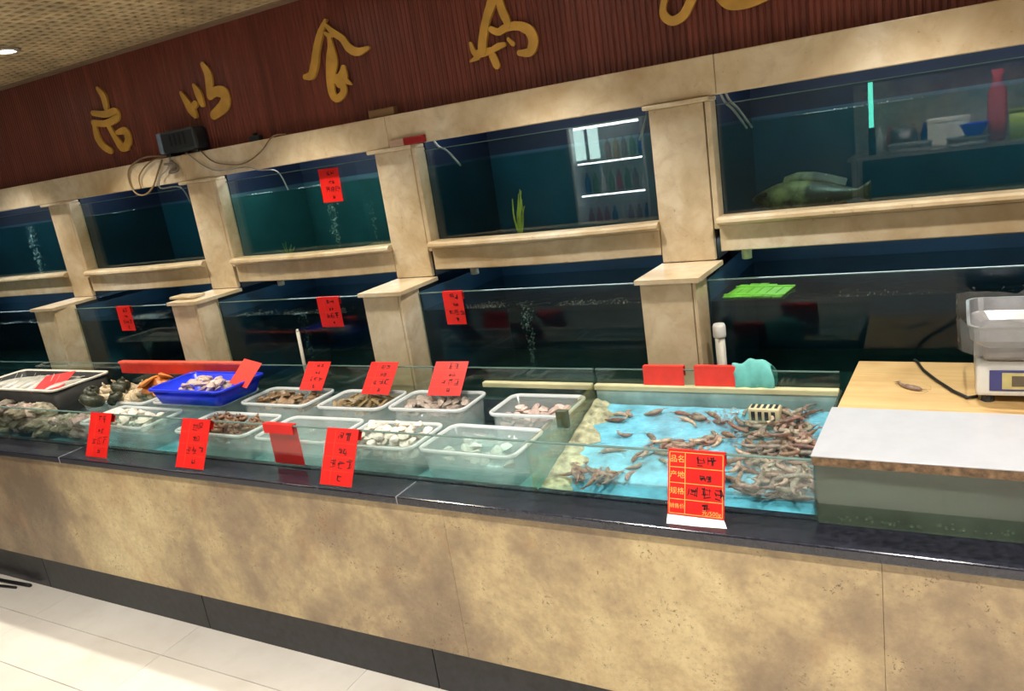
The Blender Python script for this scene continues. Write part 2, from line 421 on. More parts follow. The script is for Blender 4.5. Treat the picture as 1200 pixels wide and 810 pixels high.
LO = [(-5.9, -4.09, 'lower aquarium at the dark far end', 0),
      (-3.907, -3.016, 'lower aquarium with foamy water and a small red card', 1),
      (-2.842, -1.924, 'lower aquarium with a red card and a thin white air stick before it', 2),
      (-1.741, -.839, 'lower aquarium with a bubble column and a red card at its corner', 3),
      (-.658, 1.5, 'wide dark lower aquarium with a green plastic mat floating in it', 4)]
AQL = []
for x0, x1, lab, i in LO:
    t = thing('lower_aquarium', lab, 'aquarium', ((x0+x1)/2, 2.305, .66), group='lower row of aquariums')
    o = tuple(-q for q in t.location)
    def P(mb, nm, mat, sm=False): return mb.obj(nm, mat, t, sm, loc=o)
    P(MB().box(x0, x1, 2.303, 2.311, .662, 1.066), 'front_pane', M_glass_lo)
    P(MB().box(x0, x1, 2.302, 2.312, 1.066, 1.069), 'pane_edge', M_edge)
    P(MB().box(x0-.1, x1+.1, 2.93, 2.95, .66, 1.085), 'back_panel', M_tankblue)
    P(MB().box(x0, x1, 2.303, 2.93, .62, .66), 'floor_panel', M_tankfloor)
    P(MB().box(x0-.004, x0+.001, 2.32, 2.93, .66, 1.07), 'side_panel', M_tankblue)
    P(MB().box(x1-.001, x1+.004, 2.32, 2.93, .66, 1.07), 'side_panel', M_tankblue)
    P(MB().box(x0+.004, x1-.004, 2.314, 2.926, .664, 1.0), 'water', M_lwater)
    AQL.append((t, o))
def au(i): return AQU[i]
def addto(pair, mb, nm, mat, sm=False): return mb.obj(nm, mat, pair[0], sm, loc=pair[1])
for (pair, args) in ((AQL[3], (-1.36, 2.42, .70, .995, 260, .012, 1)), (AQL[1], (-3.62, 2.45, .70, .99, 120, .02, 2)), (AQL[2], (-2.55, 2.5, .7, .99, 120, .014, 3)),
                     (AQU[2], (-2.36, 2.62, 1.21, 1.495, 260, .012, 4)), (AQU[2], (-2.13, 2.60, 1.21, 1.42, 60, .008, 9)), (AQU[0], (-4.62, 2.6, 1.21, 1.5, 220, .016, 5))):
    b = bubbles(pair[0], *args); b.location = pair[1]
for (pair, args) in ((AQL[1], (-3.88, -3.05, 2.316, 2.5, 1.001, 260, 11)), (AQL[2], (-2.75, -1.95, 2.316, 2.42, 1.001, 120, 12)), (AQL[3], (-1.66, -.86, 2.316, 2.42, 1.001, 120, 13)),
                     (AQU[1], (-3.9, -3.6, 2.513, 2.6, 1.509, 90, 14)), (AQU[2], (-2.75, -2.3, 2.513, 2.6, 1.501, 70, 15)), (AQU[4], (-.62, .1, 2.513, 2.56, 1.509, 60, 16)), (AQL[4], (-.6, .9, 2.316, 2.4, 1.001, 60, 17))):
    f_ = foam(pair[0], *args); f_.location = pair[1]
# white drain stubs under the upper tanks
for i, x in ((2, -2.634), (3, -1.605), (4, -.58)):
    addto(AQU[i], MB().lathe([(.016, 0), (.016, -.035), (.013, -.036), (.013, -.003), (.001, -.003)], (x, 2.50, 1.128), 12), 'drain_pipe', M_pvc, True)

# ================================================================== COUNTER
ctr = thing('display_counter', 'long low counter faced with stained travertine slabs under a black granite ledge', 'counter', (-2.7, 1.6, 0))
o = tuple(-q for q in ctr.location)
jx = [-6.6, -5.0, -3.75, -2.52, -1.207, -.133, 1.0, 2.0]
for a, b in zip(jx, jx[1:]):
    MB().bbox(a+.0003, b-.0003, 1.53, 1.552, .17, .640, .0008).obj('front_slab', M_panel, ctr, loc=o)
px_ = [-6.6, -5.45, -4.42, -3.41, -2.39, -1.364, -.34, .68, 2.0]
for a, b in zip(px_, px_[1:]):
    MB().bbox(a+.0012, b-.0012, 1.562, 1.58, .0, .172, .002).obj('plinth_slab', M_plinth, ctr, loc=o)
lx = [-6.6, -4.6, -2.95, -1.345, .28, 2.0]
for a, b in zip(lx, lx[1:]):
    MB().bbox(a+.0006, b-.0006, 1.516, 1.64, .640, .665, .004).obj('ledge_slab', M_black, ctr, loc=o)
for b in lx[1:-1]:
    MB().box(b-.0012, b+.0012, 1.5155, 1.612, .6405, .6655).obj('ledge_joint', plain('pale_joint', srgb(150, 150, 160), .6), ctr, loc=o)
MB().box(-6.6, 2.0, 1.582, 2.30, .0, .61).obj('core', M_dark, ctr, loc=o)
MB().box(-6.6, 2.0, 2.086, 2.302, .611, .658).obj('back_shelf', M_black, ctr, loc=o)

# ------------------------------------------------------------------ open display tanks on the counter
M_teal = plain('teal_tank_floor', srgb(112, 158, 158), .5, var=.25, scale=5)
M_cyan = plain('cyan_liner', srgb(112, 184, 206), .45, var=.3, scale=16)
M_sand = plain('pale_yellow_crust', srgb(188, 174, 138), .8, var=.4, scale=38, bump=.5)
M_dwater = glass('display_water', (.92, .98, .98, 1), .015, ripple=.25, rscale=30)
M_pwater = glass('prawn_tank_water', (.90, .98, 1.0, 1), .012, ripple=.25, rscale=40)
def display(x0, x1, lab, front=M_glass, floor_m=M_teal, rail=None, water=None, zt=.81, wz=.70, rear=True):
    t = thing('display_tank', lab, 'fish tank', ((x0+x1)/2, 1.85, .612), group='open tanks on the counter')
    o = tuple(-q for q in t.location)
    def P(mb, nm, mat, sm=False): return mb.obj(nm, mat, t, sm, loc=o)
    P(MB().box(x0, x1, 1.642, 2.086, .612, .642), 'floor_panel', floor_m)
    P(MB().box(x0, x1, 1.612, 1.620, .666, zt), 'front_pane', front)
    P(MB().box(x0, x1, 1.6115, 1.6205, zt, zt+.0025), 'pane_edge', M_edge)
    P(MB().box(x0, x1, 1.6205, 1.642, .612, .668), 'silicone_bead', M_black)
    if rear:
        P(MB().box(x0, x1, 2.078, 2.085, .643, .853), 'rear_pane', M_glass)
        P(MB().box(x0, x1, 2.0775, 2.0855, .853, .8555), 'pane_edge', M_edge)
    if rail: P(MB().bbox(x0, x1, 2.054, 2.077, .795, .812, .003), 'rail', rail)
    if water: P(MB().box(x0+.004, x1-.004, 1.624, 2.074, .669, wz), 'water', water)
    return t, o, P
TA = display(-6.4, -2.477, 'display tank of oysters and conchs at the far end of the counter', floor_m=M_cyan, water=M_dwater, wz=.735)
TB = display(-2.473, -.968, 'display tank filled with clear plastic trays of shellfish', water=M_dwater, wz=.715)
TC = display(-.960, -.268, 'blue-lined display tank full of live prawns', floor_m=M_cyan, rail=M_rail, water=M_pwater, wz=.778)
TD = display(-.262, 1.2, 'murky display tank covered by flat boards', front=M_glass_dirty, floor_m=plain('murk_floor', srgb(70, 84, 74), .8, var=.3), water=glass('murky_water', (.5, .62, .54, 1), .02, haze=.25, hazecol=srgb(84, 98, 84)), zt=.806, wz=.775, rear=False)
rr = random.Random(41); s = MB()
for i in range(46): s.ball((-.24+abs(rr.gauss(0, .22)), 1.6228+rr.uniform(0, .003), .671+abs(rr.gauss(0, .006))), rr.uniform(.0015, .0045), 6, 4)
stuff(TD[2](s, 'sediment', plain('pale_sediment', srgb(190, 192, 170), .7, var=.2)))
TB[2](MB().bbox(-1.36, -.97, 2.054, 2.077, .795, .812, .003), 'rail', M_rail)
M_algae = glass('algae_divider', (.93, .94, .86, 1), .04, haze=.08, hazecol=srgb(176, 168, 96))
TB[2](MB().box(-.968, -.960, 1.622, 2.076, .645, .806), 'divider', M_algae)
TB[2](MB().bbox(-.985, -.95, 1.83, 1.85, .76, .812, .003), 'divider_clip', plain('green_grey_clip', srgb(74, 80, 62), .6))
TA[2](MB().box(-2.477, -2.470, 1.622, 2.076, .645, .806), 'divider', M_glass)
TC[2](MB().box(-.268, -.262, 1.622, 2.076, .645, .806), 'divider', M_glass_dirty)
# cyan liner sloping up towards the rear rail
def linz(y): return .655+.098*max(0.0, min(1.0, (y-1.645)/.40))
s = MB(); rr = random.Random(9); nx, ny = 20, 14; vs = []
for j in range(ny+1):
    for i in range(nx+1):
        yv = 1.645+.408*j/ny; vs.append((-.955+.683*i/nx, yv, linz(yv)+rr.uniform(-.0015, .0015)))
s.add(vs, [(j*(nx+1)+i, j*(nx+1)+i+1, (j+1)*(nx+1)+i+1, (j+1)*(nx+1)+i) for j in range(ny) for i in range(nx)])
TC[2](s, 'cyan_liner', M_cyan, True)
TC[2](MB().box(-.955, -.272, 2.060, 2.066, .66, .795), 'rear_liner', plain('pale_rear_liner', srgb(150, 176, 172), .5, var=.25, scale=12))
# crusted sand strip beside the divider of the prawn tank
s = MB(); rr = random.Random(4); nx, ny = 6, 22; vs = []
for j in range(ny+1):
    for i in range(nx+1):
        u = i/nx; x = -.956+u*(.06+.022*math.sin(j*1.1)+.012*math.sin(j*2.7)); yv = 1.645+(2.05-1.645)*j/ny
        vs.append((x, yv, linz(yv)+.001+(.016*(1-u)**.6+rr.uniform(-.002, .003) if i < nx else 0)))
s.add(vs, [(j*(nx+1)+i, j*(nx+1)+i+1, (j+1)*(nx+1)+i+1, (j+1)*(nx+1)+i) for j in range(ny) for i in range(nx)])
TC[2](s, 'sand_crust', M_sand, True)
# ================================================================== GOLD CALLIGRAPHY ON THE FRIEZE
CH = {}
CH['min']=[[(-3.511,2.083,0.0104),(-3.484,2.042,0.019),(-3.488,1.995,0.0157)],[(-3.597,1.984,0.0125),(-3.509,1.966,0.0158),(-3.428,1.967,0.0172),(-3.432,1.939,0.0173),(-3.519,1.925,0.0159),(-3.613,1.941,0.0144)],[(-3.61,1.937,0.0126),(-3.612,1.872,0.0199),(-3.583,1.825,0.0181),(-3.543,1.801,0.0162)],[(-3.507,1.912,0.0141),(-3.485,1.861,0.0159),(-3.454,1.808,0.0211),(-3.414,1.798,0.014)],[(-3.461,1.874,0.0105),(-3.399,1.873,0.019),(-3.391,1.832,0.0225),(-3.431,1.8,0.0158)]]
CH['yi']=[[(-2.956,1.976,0.0076),(-2.934,1.934,0.0176),(-2.916,1.899,0.0214),(-2.901,1.873,0.0138)],[(-2.915,1.903,0.0151),(-2.884,1.918,0.0149)],[(-2.867,1.993,0.0086),(-2.851,1.957,0.0197),(-2.843,1.912,0.0136)],[(-2.784,2.065,0.012),(-2.767,2.029,0.0203),(-2.769,1.991,0.0216),(-2.784,1.937,0.0182)],[(-2.785,1.935,0.0158),(-2.746,1.948,0.0204),(-2.702,1.937,0.0261),(-2.697,1.909,0.0262),(-2.721,1.882,0.0264),(-2.79,1.857,0.0196)]]
CH['shi']=[[(-2.076,2.102,0.0058),(-2.113,2.061,0.014),(-2.147,2.008,0.0164),(-2.172,1.956,0.018),(-2.198,1.923,0.0162),(-2.232,1.922,0.0099)],[(-2.08,2.087,0.0066),(-2.048,2.053,0.0127),(-2.012,2.024,0.0137),(-1.99,1.988,0.0163),(-1.952,1.966,0.0151),(-1.899,1.971,0.0064)],[(-2.09,2.059,0.0067),(-2.069,2.046,0.0085),(-2.036,2.051,0.0079)],[(-2.075,2.047,0.0075),(-2.075,2.013,0.0134),(-2.082,1.964,0.027),(-2.094,1.929,0.025),(-2.11,1.885,0.0192),(-2.112,1.838,0.0166),(-2.092,1.818,0.0143),(-2.058,1.834,0.0142),(-2.054,1.862,0.0163),(-2.079,1.889,0.019)],[(-2.035,1.923,0.0112),(-2.046,1.893,0.0242),(-2.067,1.873,0.0204)],[(-2.048,1.884,0.0162),(-2.014,1.86,0.0048)]]
CH['wei']=[[(-1.316,2.083,0.0097),(-1.327,2.062,0.0178),(-1.349,2.022,0.018),(-1.383,1.969,0.015),(-1.407,1.913,0.0156),(-1.418,1.87,0.0157)],[(-1.327,2.021,0.013),(-1.317,1.977,0.0147),(-1.306,1.939,0.0131),(-1.322,1.924,0.0115)],[(-1.372,1.934,0.01),(-1.345,1.92,0.012),(-1.31,1.928,0.0131),(-1.264,1.923,0.0146),(-1.228,1.9,0.0174),(-1.219,1.866,0.0177),(-1.238,1.836,0.015),(-1.277,1.84,0.0091)],[(-1.46,1.904,0.006),(-1.449,1.871,0.0107),(-1.419,1.866,0.014),(-1.38,1.868,0.0101),(-1.353,1.875,0.011),(-1.33,1.877,0.0075)],[(-1.473,1.847,0.0031),(-1.44,1.856,0.0103)],[(-1.386,1.86,0.0119),(-1.378,1.84,0.0139),(-1.371,1.817,0.0136)],[(-1.313,1.891,0.0058),(-1.298,1.873,0.0082)],[(-1.404,2.052,0.0066),(-1.373,2.054,0.0115)]]
CH['tian']=[[(-0.659,1.95,0.0097),(-0.674,1.9,0.013),(-0.694,1.866,0.014),(-0.713,1.844,0.0141),(-0.746,1.836,0.0135),(-0.769,1.856,0.0127),(-0.77,1.882,0.0093),(-0.752,1.916,0.01),(-0.7,1.949,0.0098)],[(-0.616,1.906,0.0144),(-0.58,1.861,0.0207),(-0.555,1.844,0.0158),(-0.51,1.84,0.0125),(-0.462,1.846,0.0092)],[(-0.598,1.884,0.0191),(-0.54,1.865,0.0188),(-0.477,1.858,0.0139)],[(-0.762,2.026,0.0099),(-0.66,2.011,0.0128),(-0.563,1.995,0.0124)],[(-0.78,1.986,0.01),(-0.665,1.957,0.0129),(-0.516,1.939,0.0123)],[(-0.65,2.009,0.0127),(-0.655,1.952,0.0129)]]
def brush(strokes, y0=2.475, y1=2.487):
    """each stroke: points (X, Z, half width) -> smooth ribbon with rounded ends and thickness"""
    mb = MB()
    for si, st in enumerate(strokes):
        pts = []; y0 = 2.475+.0009*si
        n = len(st)
        for i in range(n-1):
            p0 = st[max(i-1, 0)]; p1 = st[i]; p2 = st[i+1]; p3 = st[min(i+2, n-1)]
            for k in range(5):
                t = k/5
                pts.append(tuple(.5*((2*p1[c])+(p2[c]-p0[c])*t+(2*p0[c]-5*p1[c]+4*p2[c]-p3[c])*t*t+(3*p1[c]-p0[c]-3*p2[c]+p3[c])*t**3) for c in range(3)))
        pts.append(st[-1])
        L = []; Rr = []
        for i, (x, z, w) in enumerate(pts):
            a = pts[max(i-1, 0)]; b = pts[min(i+1, len(pts)-1)]
            dx, dz = b[0]-a[0], b[1]-a[1]; l = math.hypot(dx, dz) or 1
            nx, nz = -dz/l, dx/l
            L.append((x+nx*w, z+nz*w)); Rr.append((x-nx*w, z-nz*w))
        def cap(c, frm, to):
            a0 = math.atan2(frm[1]-c[1], frm[0]-c[0]); r = math.hypot(frm[0]-c[0], frm[1]-c[1])
            return [(c[0]+r*math.cos(a0-math.pi*k/6), c[1]+r*math.sin(a0-math.pi*k/6)) for k in range(1, 6)]
        m_ = len(pts)
        fr = [(x, y0, z) for x, z in L]+[(x, y0, z) for x, z in Rr]
        bk = [(x, y1, z) for x, z in L]+[(x, y1, z) for x, z in Rr]
        fs = []
        for i in range(m_-1):
            fs.append((i, i+1, m_+i+1, m_+i))
            fs.append((i, 2*m_+i, 2*m_+i+1, i+1)); fs.append((m_+i, m_+i+1, 3*m_+i+1, 3*m_+i))
        mb.add(fr+bk, fs)
        for end in (0, -1):
            x, z, w = pts[end]; y0 += .0002
            ring = [(x+w*math.cos(q*math.pi/6), z+w*math.sin(q*math.pi/6)) for q in range(12)]
            mb.add([(a, y0, b) for a, b in ring]+[(a, y1, b) for a, b in ring],
                   [tuple(range(12))]+[(q, 12+q, 12+(q+1) % 12, (q+1) % 12) for q in range(12)])
    return mb
clab = {'min': 'gold brush-written character in the darkest stretch of the frieze', 'yi': 'gold brush-written character above the dark air pump',
        'shi': 'gold roof-topped brush-written character above the green-water tank', 'wei': 'gold brush-written character with a big hook, above the yellow-weed tank',
        'tian': 'gold brush-written character with a long loop, above the broad pillar'}
for k_, st in CH.items():
    cx = sum(p[0] for s_ in st for p in s_)/sum(len(s_) for s_ in st)
    t = tag(brush(st).obj('calligraphy_character', M_gold), clab[k_], 'lettering', 'gold characters on the frieze')
    me = t.data
    for v in me.vertices: v.co.x -= cx; v.co.y -= 2.476; v.co.z -= 1.95
    t.location = (cx, 2.476, 1.95)
    for zz in (1.93, 2.0):
        MB().lathe([(.004, 0), (.004, .016)], seg=6).obj('standoff_pin', M_gold, t, loc=(st[0][0][0]-cx, .001, st[0][0][1]-1.95), rot=(-math.pi/2, 0, 0))
        break

# ================================================================== CLEAR TRAYS AND SHELLFISH
def rrect(w, d, r, k=4):
    out = []
    for cx, cy, a0 in ((w/2-r, d/2-r, 0), (-w/2+r, d/2-r, 90), (-w/2+r, -d/2+r, 180), (w/2-r, -d/2+r, 270)):
        for i in range(k+1):
            a = R(a0+90*i/k); out.append((cx+r*math.cos(a), cy+r*math.sin(a)))
    return out
def loft(loops, close0=True, close1=True):
    mb = MB(); n = len(loops[0]); vs = [p for l in loops for p in l]; fs = []
    for i in range(len(loops)-1):
        for j in range(n): fs.append((i*n+j, i*n+(j+1) % n, (i+1)*n+(j+1) % n, (i+1)*n+j))
    if close0: fs.append(tuple(reversed(range(n))))
    if close1: fs.append(tuple((len(loops)-1)*n+j for j in range(n)))
    return mb.add(vs, fs)
def ring(w, d, r, z): return [(x, y, z) for x, y in rrect(w, d, r)]
def clear_plastic(name, tint, milk, mcol):
    k = NT(name)
    tr = k.n('ShaderNodeBsdfTransparent', ins={'Color': tint}); df = k.n('ShaderNodeBsdfDiffuse', ins={'Color': mcol})
    tl = k.n('ShaderNodeBsdfTranslucent', ins={'Color': mcol}); ad = k.n('ShaderNodeMixShader', ins={0: .45})
    k.link(df.outputs[0], ad.inputs[1]); k.link(tl.outputs[0], ad.inputs[2])
    m1 = k.n('ShaderNodeMixShader', ins={0: milk}); k.link(tr.outputs[0], m1.inputs[1]); k.link(ad.outputs[0], m1.inputs[2])
    gl = k.n('ShaderNodeBsdfGlossy', ins={'Roughness': .12}); m2 = k.n('ShaderNodeMixShader', ins={0: schlick(k, .04)})
    k.link(m1.outputs[0], m2.inputs[1]); k.link(gl.outputs[0], m2.inputs[2]); k.link(m2.outputs[0], k.out.inputs[0]); return k.m
M_tub = clear_plastic('clear_tub_plastic', (.95, .98, .98, 1), .20, srgb(240, 246, 246))
M_tubrim = clear_plastic('tub_rim_plastic', (.9, .95, .95, 1), .85, srgb(244, 248, 250))
M_tubw = glass('tub_water', (.88, .96, .97, 1), .02, ripple=.5, rscale=22)
def tub(w, d, h, t_, mat, rimmat, parent, taper=.90, water=None):
    lo = [ring(w*taper, d*taper, .02, 0), ring(w, d, .026, h-.006)]
    li = [ring(w-.006, d-.006, .024, h-.006), ring(w*taper-.006, d*taper-.006, .018, .004)]
    loft(lo+li).obj('tub', mat, parent, True)
    rim = loft([ring(w, d, .026, h-.010), ring(w+.016, d+.016, .032, h-.009), ring(w+.018, d+.018, .033, h-.002), ring(w+.012, d+.012, .03, h), ring(w-.004, d-.004, .026, h), ring(w-.006, d-.006, .025, h-.008)], False, False)
    rim.obj('rim', rimmat, parent, True)
    if water: loft([ring(w*(taper+(1-taper)*water/h)-.008, d*(taper+(1-taper)*water/h)-.008, .022, water), ring(.02, .02, .005, water)], False, True).obj('water', M_tubw, parent)

# shell meshes
def clam_mesh(name, mat, a=.5, b=.42, h=.2, seg=10, rad=3):
    mb = MB(); out = []
    def pt(t, r, sg):
        x = a*math.cos(t)*r; y = b*math.sin(t)*r+(.10*(1-r)*2 if True else 0); z = sg*h*math.sqrt(max(0, 1-r*r))*(1+.25*math.sin(t))
        return (x, y, z)
    for sg in (1, -1):
        vs = [pt(0, 0, sg)]
        for i in range(1, rad+1):
            vs += [pt(2*math.pi*j/seg, i/rad, sg) for j in range(seg)]
        fs = [(0, 1+j, 1+(j+1) % seg) for j in range(seg)]
        for i in range(rad-1):
            o_ = 1+i*seg
            fs += [(o_+j, o_+seg+j, o_+seg+(j+1) % seg, o_+(j+1) % seg) for j in range(seg)]
        if sg < 0: fs = [tuple(reversed(q)) for q in fs]
        mb.add(vs, fs)
    return mb.mesh(name, mat, True)
def snail_mesh(name, mat, turns=2.6, tall=.75, seg=6, n=24):
    pts = []; rad = []
    for i in range(n+1):
        t = i/n; ang = 2*math.pi*turns*t; r = .30*(t**1.3); pts.append((r*math.cos(ang), r*math.sin(ang), tall*(1-t)**1.05-.1)); rad.append(.03+.21*t)
    return MB().tube(pts, rad, seg).mesh(name, mat, True)
def oyster_mesh(name, mat, seed):
    rr_ = random.Random(seed); bm = bmesh.new(); bmesh.ops.create_icosphere(bm, subdivisions=3, radius=.5)
    ph = [rr_.uniform(0, 6) for _ in range(6)]
    for v in bm.verts:
        x, y, z = v.co; a_ = math.atan2(y, x)
        s_ = 1+.13*math.sin(3*a_+ph[0])+.08*math.sin(7*a_+ph[1]); v.co.x = x*s_*1.1; v.co.y = y*s_*.78
        v.co.z = z*.36*(1+.35*math.sin(11*x+ph[2])*math.cos(10*y+ph[3]))+.05*math.sin(26*math.hypot(x, y-.2))+rr_.uniform(-.022, .022); v.co.x += rr_.uniform(-.025, .025); v.co.y += rr_.uniform(-.02, .02)
    me = bpy.data.meshes.new(name); bm.to_mesh(me); bm.free(); me.materials.append(mat); return me
def shrimp_mesh(name, mat, curl, seed):
    rr_ = random.Random(seed); mb = MB(); pts = []; rad = []
    for i in range(11):
        t = i/10; a_ = curl*(t-.3)*1.6
        pts.append((math.sin(a_)*.5/max(.3, curl*.8), 0, .10-(1-math.cos(a_))*.32/max(.4, curl*.7)))
        rad.append([.02, .075, .095, .10, .095, .088, .078, .068, .055, .04, .02][i]*(1.06 if i % 2 else .96))
    # rotate to lie on side: y<->z
    pts = [(p[0], p[2], .06) for p in pts]
    mb.tube(pts, rad, 7)
    e_ = Vector(pts[-1]); d_ = (Vector(pts[-1])-Vector(pts[-2])).normalized(); pe = Vector((-d_.y, d_.x, 0))
    for s_ in (-.6, -.2, .2, .6):
        q = e_+d_*.16+pe*s_*.16
        mb.add([e_-pe*.02+Vector((0, 0, .01)), e_+pe*.02+Vector((0, 0, .01)), q+pe*.035, q-pe*.035], [(0, 1, 2, 3)])
    h_ = Vector(pts[0]); dh = (h_-Vector(pts[1])).normalized(); ph_ = Vector((-dh.y, dh.x, 0))
    mb.tube([h_, h_+dh*.14+Vector((0, 0, .03))], [.016, .003], 4)
    for s_ in (-1, 1):
        mb.tube([h_, h_+dh*.22+ph_*.1*s_, h_+dh*.12+ph_*.38*s_, h_-dh*.2+ph_*.5*s_], [.006, .005, .004, .002], 3)
    for i in range(2, 8):
        p = Vector(pts[i]); mb.tube([p, p+Vector((rr_.uniform(-.03, .03), -.13, -.03))], [.012, .004], 3)
    return mb.mesh(name, mat, True)
def banded(name, c1, c2, sc, vary=.25, rough=.4):
    k = NT(name); v = k.coords()
    w = k.n('ShaderNodeTexWave', wave_type='RINGS', ins={'Vector': v, 'Scale': sc, 'Distortion': 2.0, 'Detail': 2.0}).outputs['Fac']
    col = k.mix(w, c1, c2)
    nz = k.noise(v, 5, 3); col = k.mix(k.math('MULTIPLY', nz, .5), col, c2)
    rnd = k.n('ShaderNodeObjectInfo').outputs['Random']
    hs = k.n('ShaderNodeHueSaturation', ins={'Color': col, 'Value': k.math('ADD', 1-vary, k.math('MULTIPLY', rnd, 2*vary))})
    k.principled(Base_Color=hs.outputs[0], Roughness=rough); return k.m
SH = {
 'brown_clam': clam_mesh('brown_clam', banded('brown_clam_shell', srgb(150, 118, 84), srgb(104, 84, 62), 5)),
 'olive_clam': clam_mesh('olive_clam', banded('olive_clam_shell', srgb(140, 124, 78), srgb(92, 82, 56), 5), .5, .36, .2),
 'grey_clam': clam_mesh('grey_clam', banded('grey_clam_shell', srgb(180, 168, 156), srgb(120, 108, 100), 6), .5, .44, .24),
 'pink_clam': clam_mesh('pink_clam', banded('pink_clam_shell', srgb(214, 196, 186), srgb(172, 146, 138), 6), .5, .45, .2),
 'white_clam': clam_mesh('white_clam', banded('white_clam_shell', srgb(238, 234, 224), srgb(196, 190, 178), 5, .12), .5, .44, .26),
 'razor_clam': clam_mesh('razor_clam', banded('razor_clam_shell', srgb(150, 126, 84), srgb(98, 82, 52), 4), .9, .2, .14),
 'brown_snail': snail_mesh('brown_snail', banded('brown_snail_shell', srgb(150, 112, 84), srgb(96, 70, 54), 6)),
 'conch': snail_mesh('conch', banded('conch_shell', srgb(216, 204, 178), srgb(170, 150, 116), 4, .2), 2.8, .95, 8, 34),
 'dark_turban': snail_mesh('dark_turban', banded('turban_shell', srgb(62, 66, 44), srgb(34, 40, 32), 5, .2), 2.3, .5, 8, 30),
 'orange_scallop': clam_mesh('orange_scallop', banded('scallop_shell', srgb(232, 160, 76), srgb(196, 110, 56), 7, .2), .5, .48, .13, 14),
}
PAIRS = {}
def shell(kind, loc, size, rot, label, cat, group):
    o_ = bpy.data.objects.new(kind, SH[kind]); COL.objects.link(o_)
    o_.location = loc; o_.scale = (size,)*3; o_.rotation_euler = rot
    return tag(o_, label, cat, group)
def fill(kind, x0, x1, y0, y1, z, n, size, label, cat, group, seed, layers=2, dz=.6):
    rr_ = random.Random(seed); placed = []
    for i in range(n):
        for tr in range(40):
            x = rr_.uniform(x0+size*.5, x1-size*.5); y_ = rr_.uniform(y0+size*.5, y1-size*.5)
            lay = i*layers//n
            if all((x-a)**2+(y_-b)**2 > (size*.62)**2 for a, b, l in placed if l == lay): break
        placed.append((x, y_, lay))
        s_ = size*rr_.uniform(.85, 1.15)
        shell(kind, (x, y_, z+size*.28+lay*size*dz), s_, (rr_.uniform(-.5, .5), rr_.uniform(-.5, .5), rr_.uniform(0, 6.28)), label, cat, group)

TZ = .6425
def tray(x0, x1, y0, y1, ztop, label, rz=0, water=None, mat=M_tub, rim=M_tubrim, name='clear_tray', cat='tray', group='clear plastic trays', base=TZ, taper=.9):
    t = thing(name, label, cat, ((x0+x1)/2, (y0+y1)/2, base), (0, 0, R(rz)), group)
    tub(x1-x0, y1-y0, ztop-base, .003, mat, rim, t, taper, water)
    return t
# back row (rims by the rear glass)
tray(-1.232, -.985, 1.872, 2.040, .782, 'clear tray of pinkish shells beside the prawn tank rail', 1, .06)
tray(-1.625, -1.345, 1.880, 2.045, .782, 'clear tray of grey clams under the red card nearest the cream rail', 2)
tray(-1.935, -1.665, 1.872, 2.040, .778, 'clear tray of olive razor-like clams between two other clam trays', 1)
tray(-2.315, -2.000, 1.872, 2.040, .778, 'clear tray of brown clams next to the blue basket', 0)
tray(-2.80, -2.40, 1.850, 2.045, .772, 'clear tray of water with the blue basket standing on it', 0, .08)
tray(-3.30, -2.86, 1.850, 2.045, .765, 'clear tray heaped with conchs, dark turbans and orange scallops', 0)
# front row (behind the front glass)
tray(-1.345, -1.035, 1.650, 1.838, .752, 'clear tray of water with a few white clams, beside the prawn tank', -1, .085)
tray(-1.660, -1.385, 1.650, 1.838, .750, 'clear tray heaped with white clams', 2)
tray(-2.015, -1.700, 1.650, 1.838, .750, 'empty clear tray with a red card hanging before it', 1, .035)
tray(-2.42, -2.075, 1.650, 1.838, .750, 'clear tray of brown sea snails', 0)
tray(-2.99, -2.60, 1.650, 1.835, .752, 'clear tray of pale clams before the blue basket tray', -1)
fill('pink_clam', -1.22, -1.0, 1.885, 2.03, .72, 50, .036, 'pinkish clam in the tray beside the prawn tank rail', 'clam', 'pinkish clams', 1, 2)
fill('grey_clam', -1.61, -1.36, 1.89, 2.03, .735, 50, .038, 'grey clam in the tray under the red card nearest the cream rail', 'clam', 'grey clams', 2, 2)
fill('razor_clam', -1.92, -1.68, 1.885, 2.03, .738, 46, .032, 'olive razor-shaped clam in a back-row tray', 'clam', 'razor clams', 3, 2)
fill('brown_clam', -2.30, -2.015, 1.885, 2.03, .733, 50, .038, 'brown clam in the tray next to the blue basket', 'clam', 'brown clams', 4, 2)
fill('white_clam', -1.335, -1.05, 1.67, 1.825,   .69, 12, .04, 'white clam under water in the sparsely filled front tray', 'clam', 'white clams in water', 5, 1)
fill('white_clam', -1.645, -1.40, 1.67, 1.825, .69, 78, .038, 'white clam in the heaped front tray', 'clam', 'white clams in a heap', 6, 4, .5)
fill('brown_snail', -2.40, -2.09, 1.67, 1.825, .692, 56, .04, 'brown sea snail in a front tray', 'sea snail', 'brown sea snails', 7, 3, .5)
fill('olive_clam', -2.97, -2.62, 1.67, 1.82, .70, 14, .04, 'olive clam in the front tray before the blue basket', 'clam', 'olive clams', 8, 1)
fill('white_clam', -2.97, -2.62, 1.67, 1.82, .71, 30, .042, 'pale clam in the front tray before the blue basket', 'clam', 'pale clams', 18, 2)
rr = random.Random(12)
for i in range(11):
    shell('conch', (-3.24+.085*(i % 4)+rr.uniform(-.008, .008), 1.895+.058*(i//4), .745+rr.uniform(0, .012)), rr.uniform(.075, .095), (rr.uniform(-1.2, 1.2), rr.uniform(-1.2, 1.2), rr.uniform(0, 6)), 'pale conch heaped in the tray beside the foam-lined crate', 'conch', 'pale conchs')
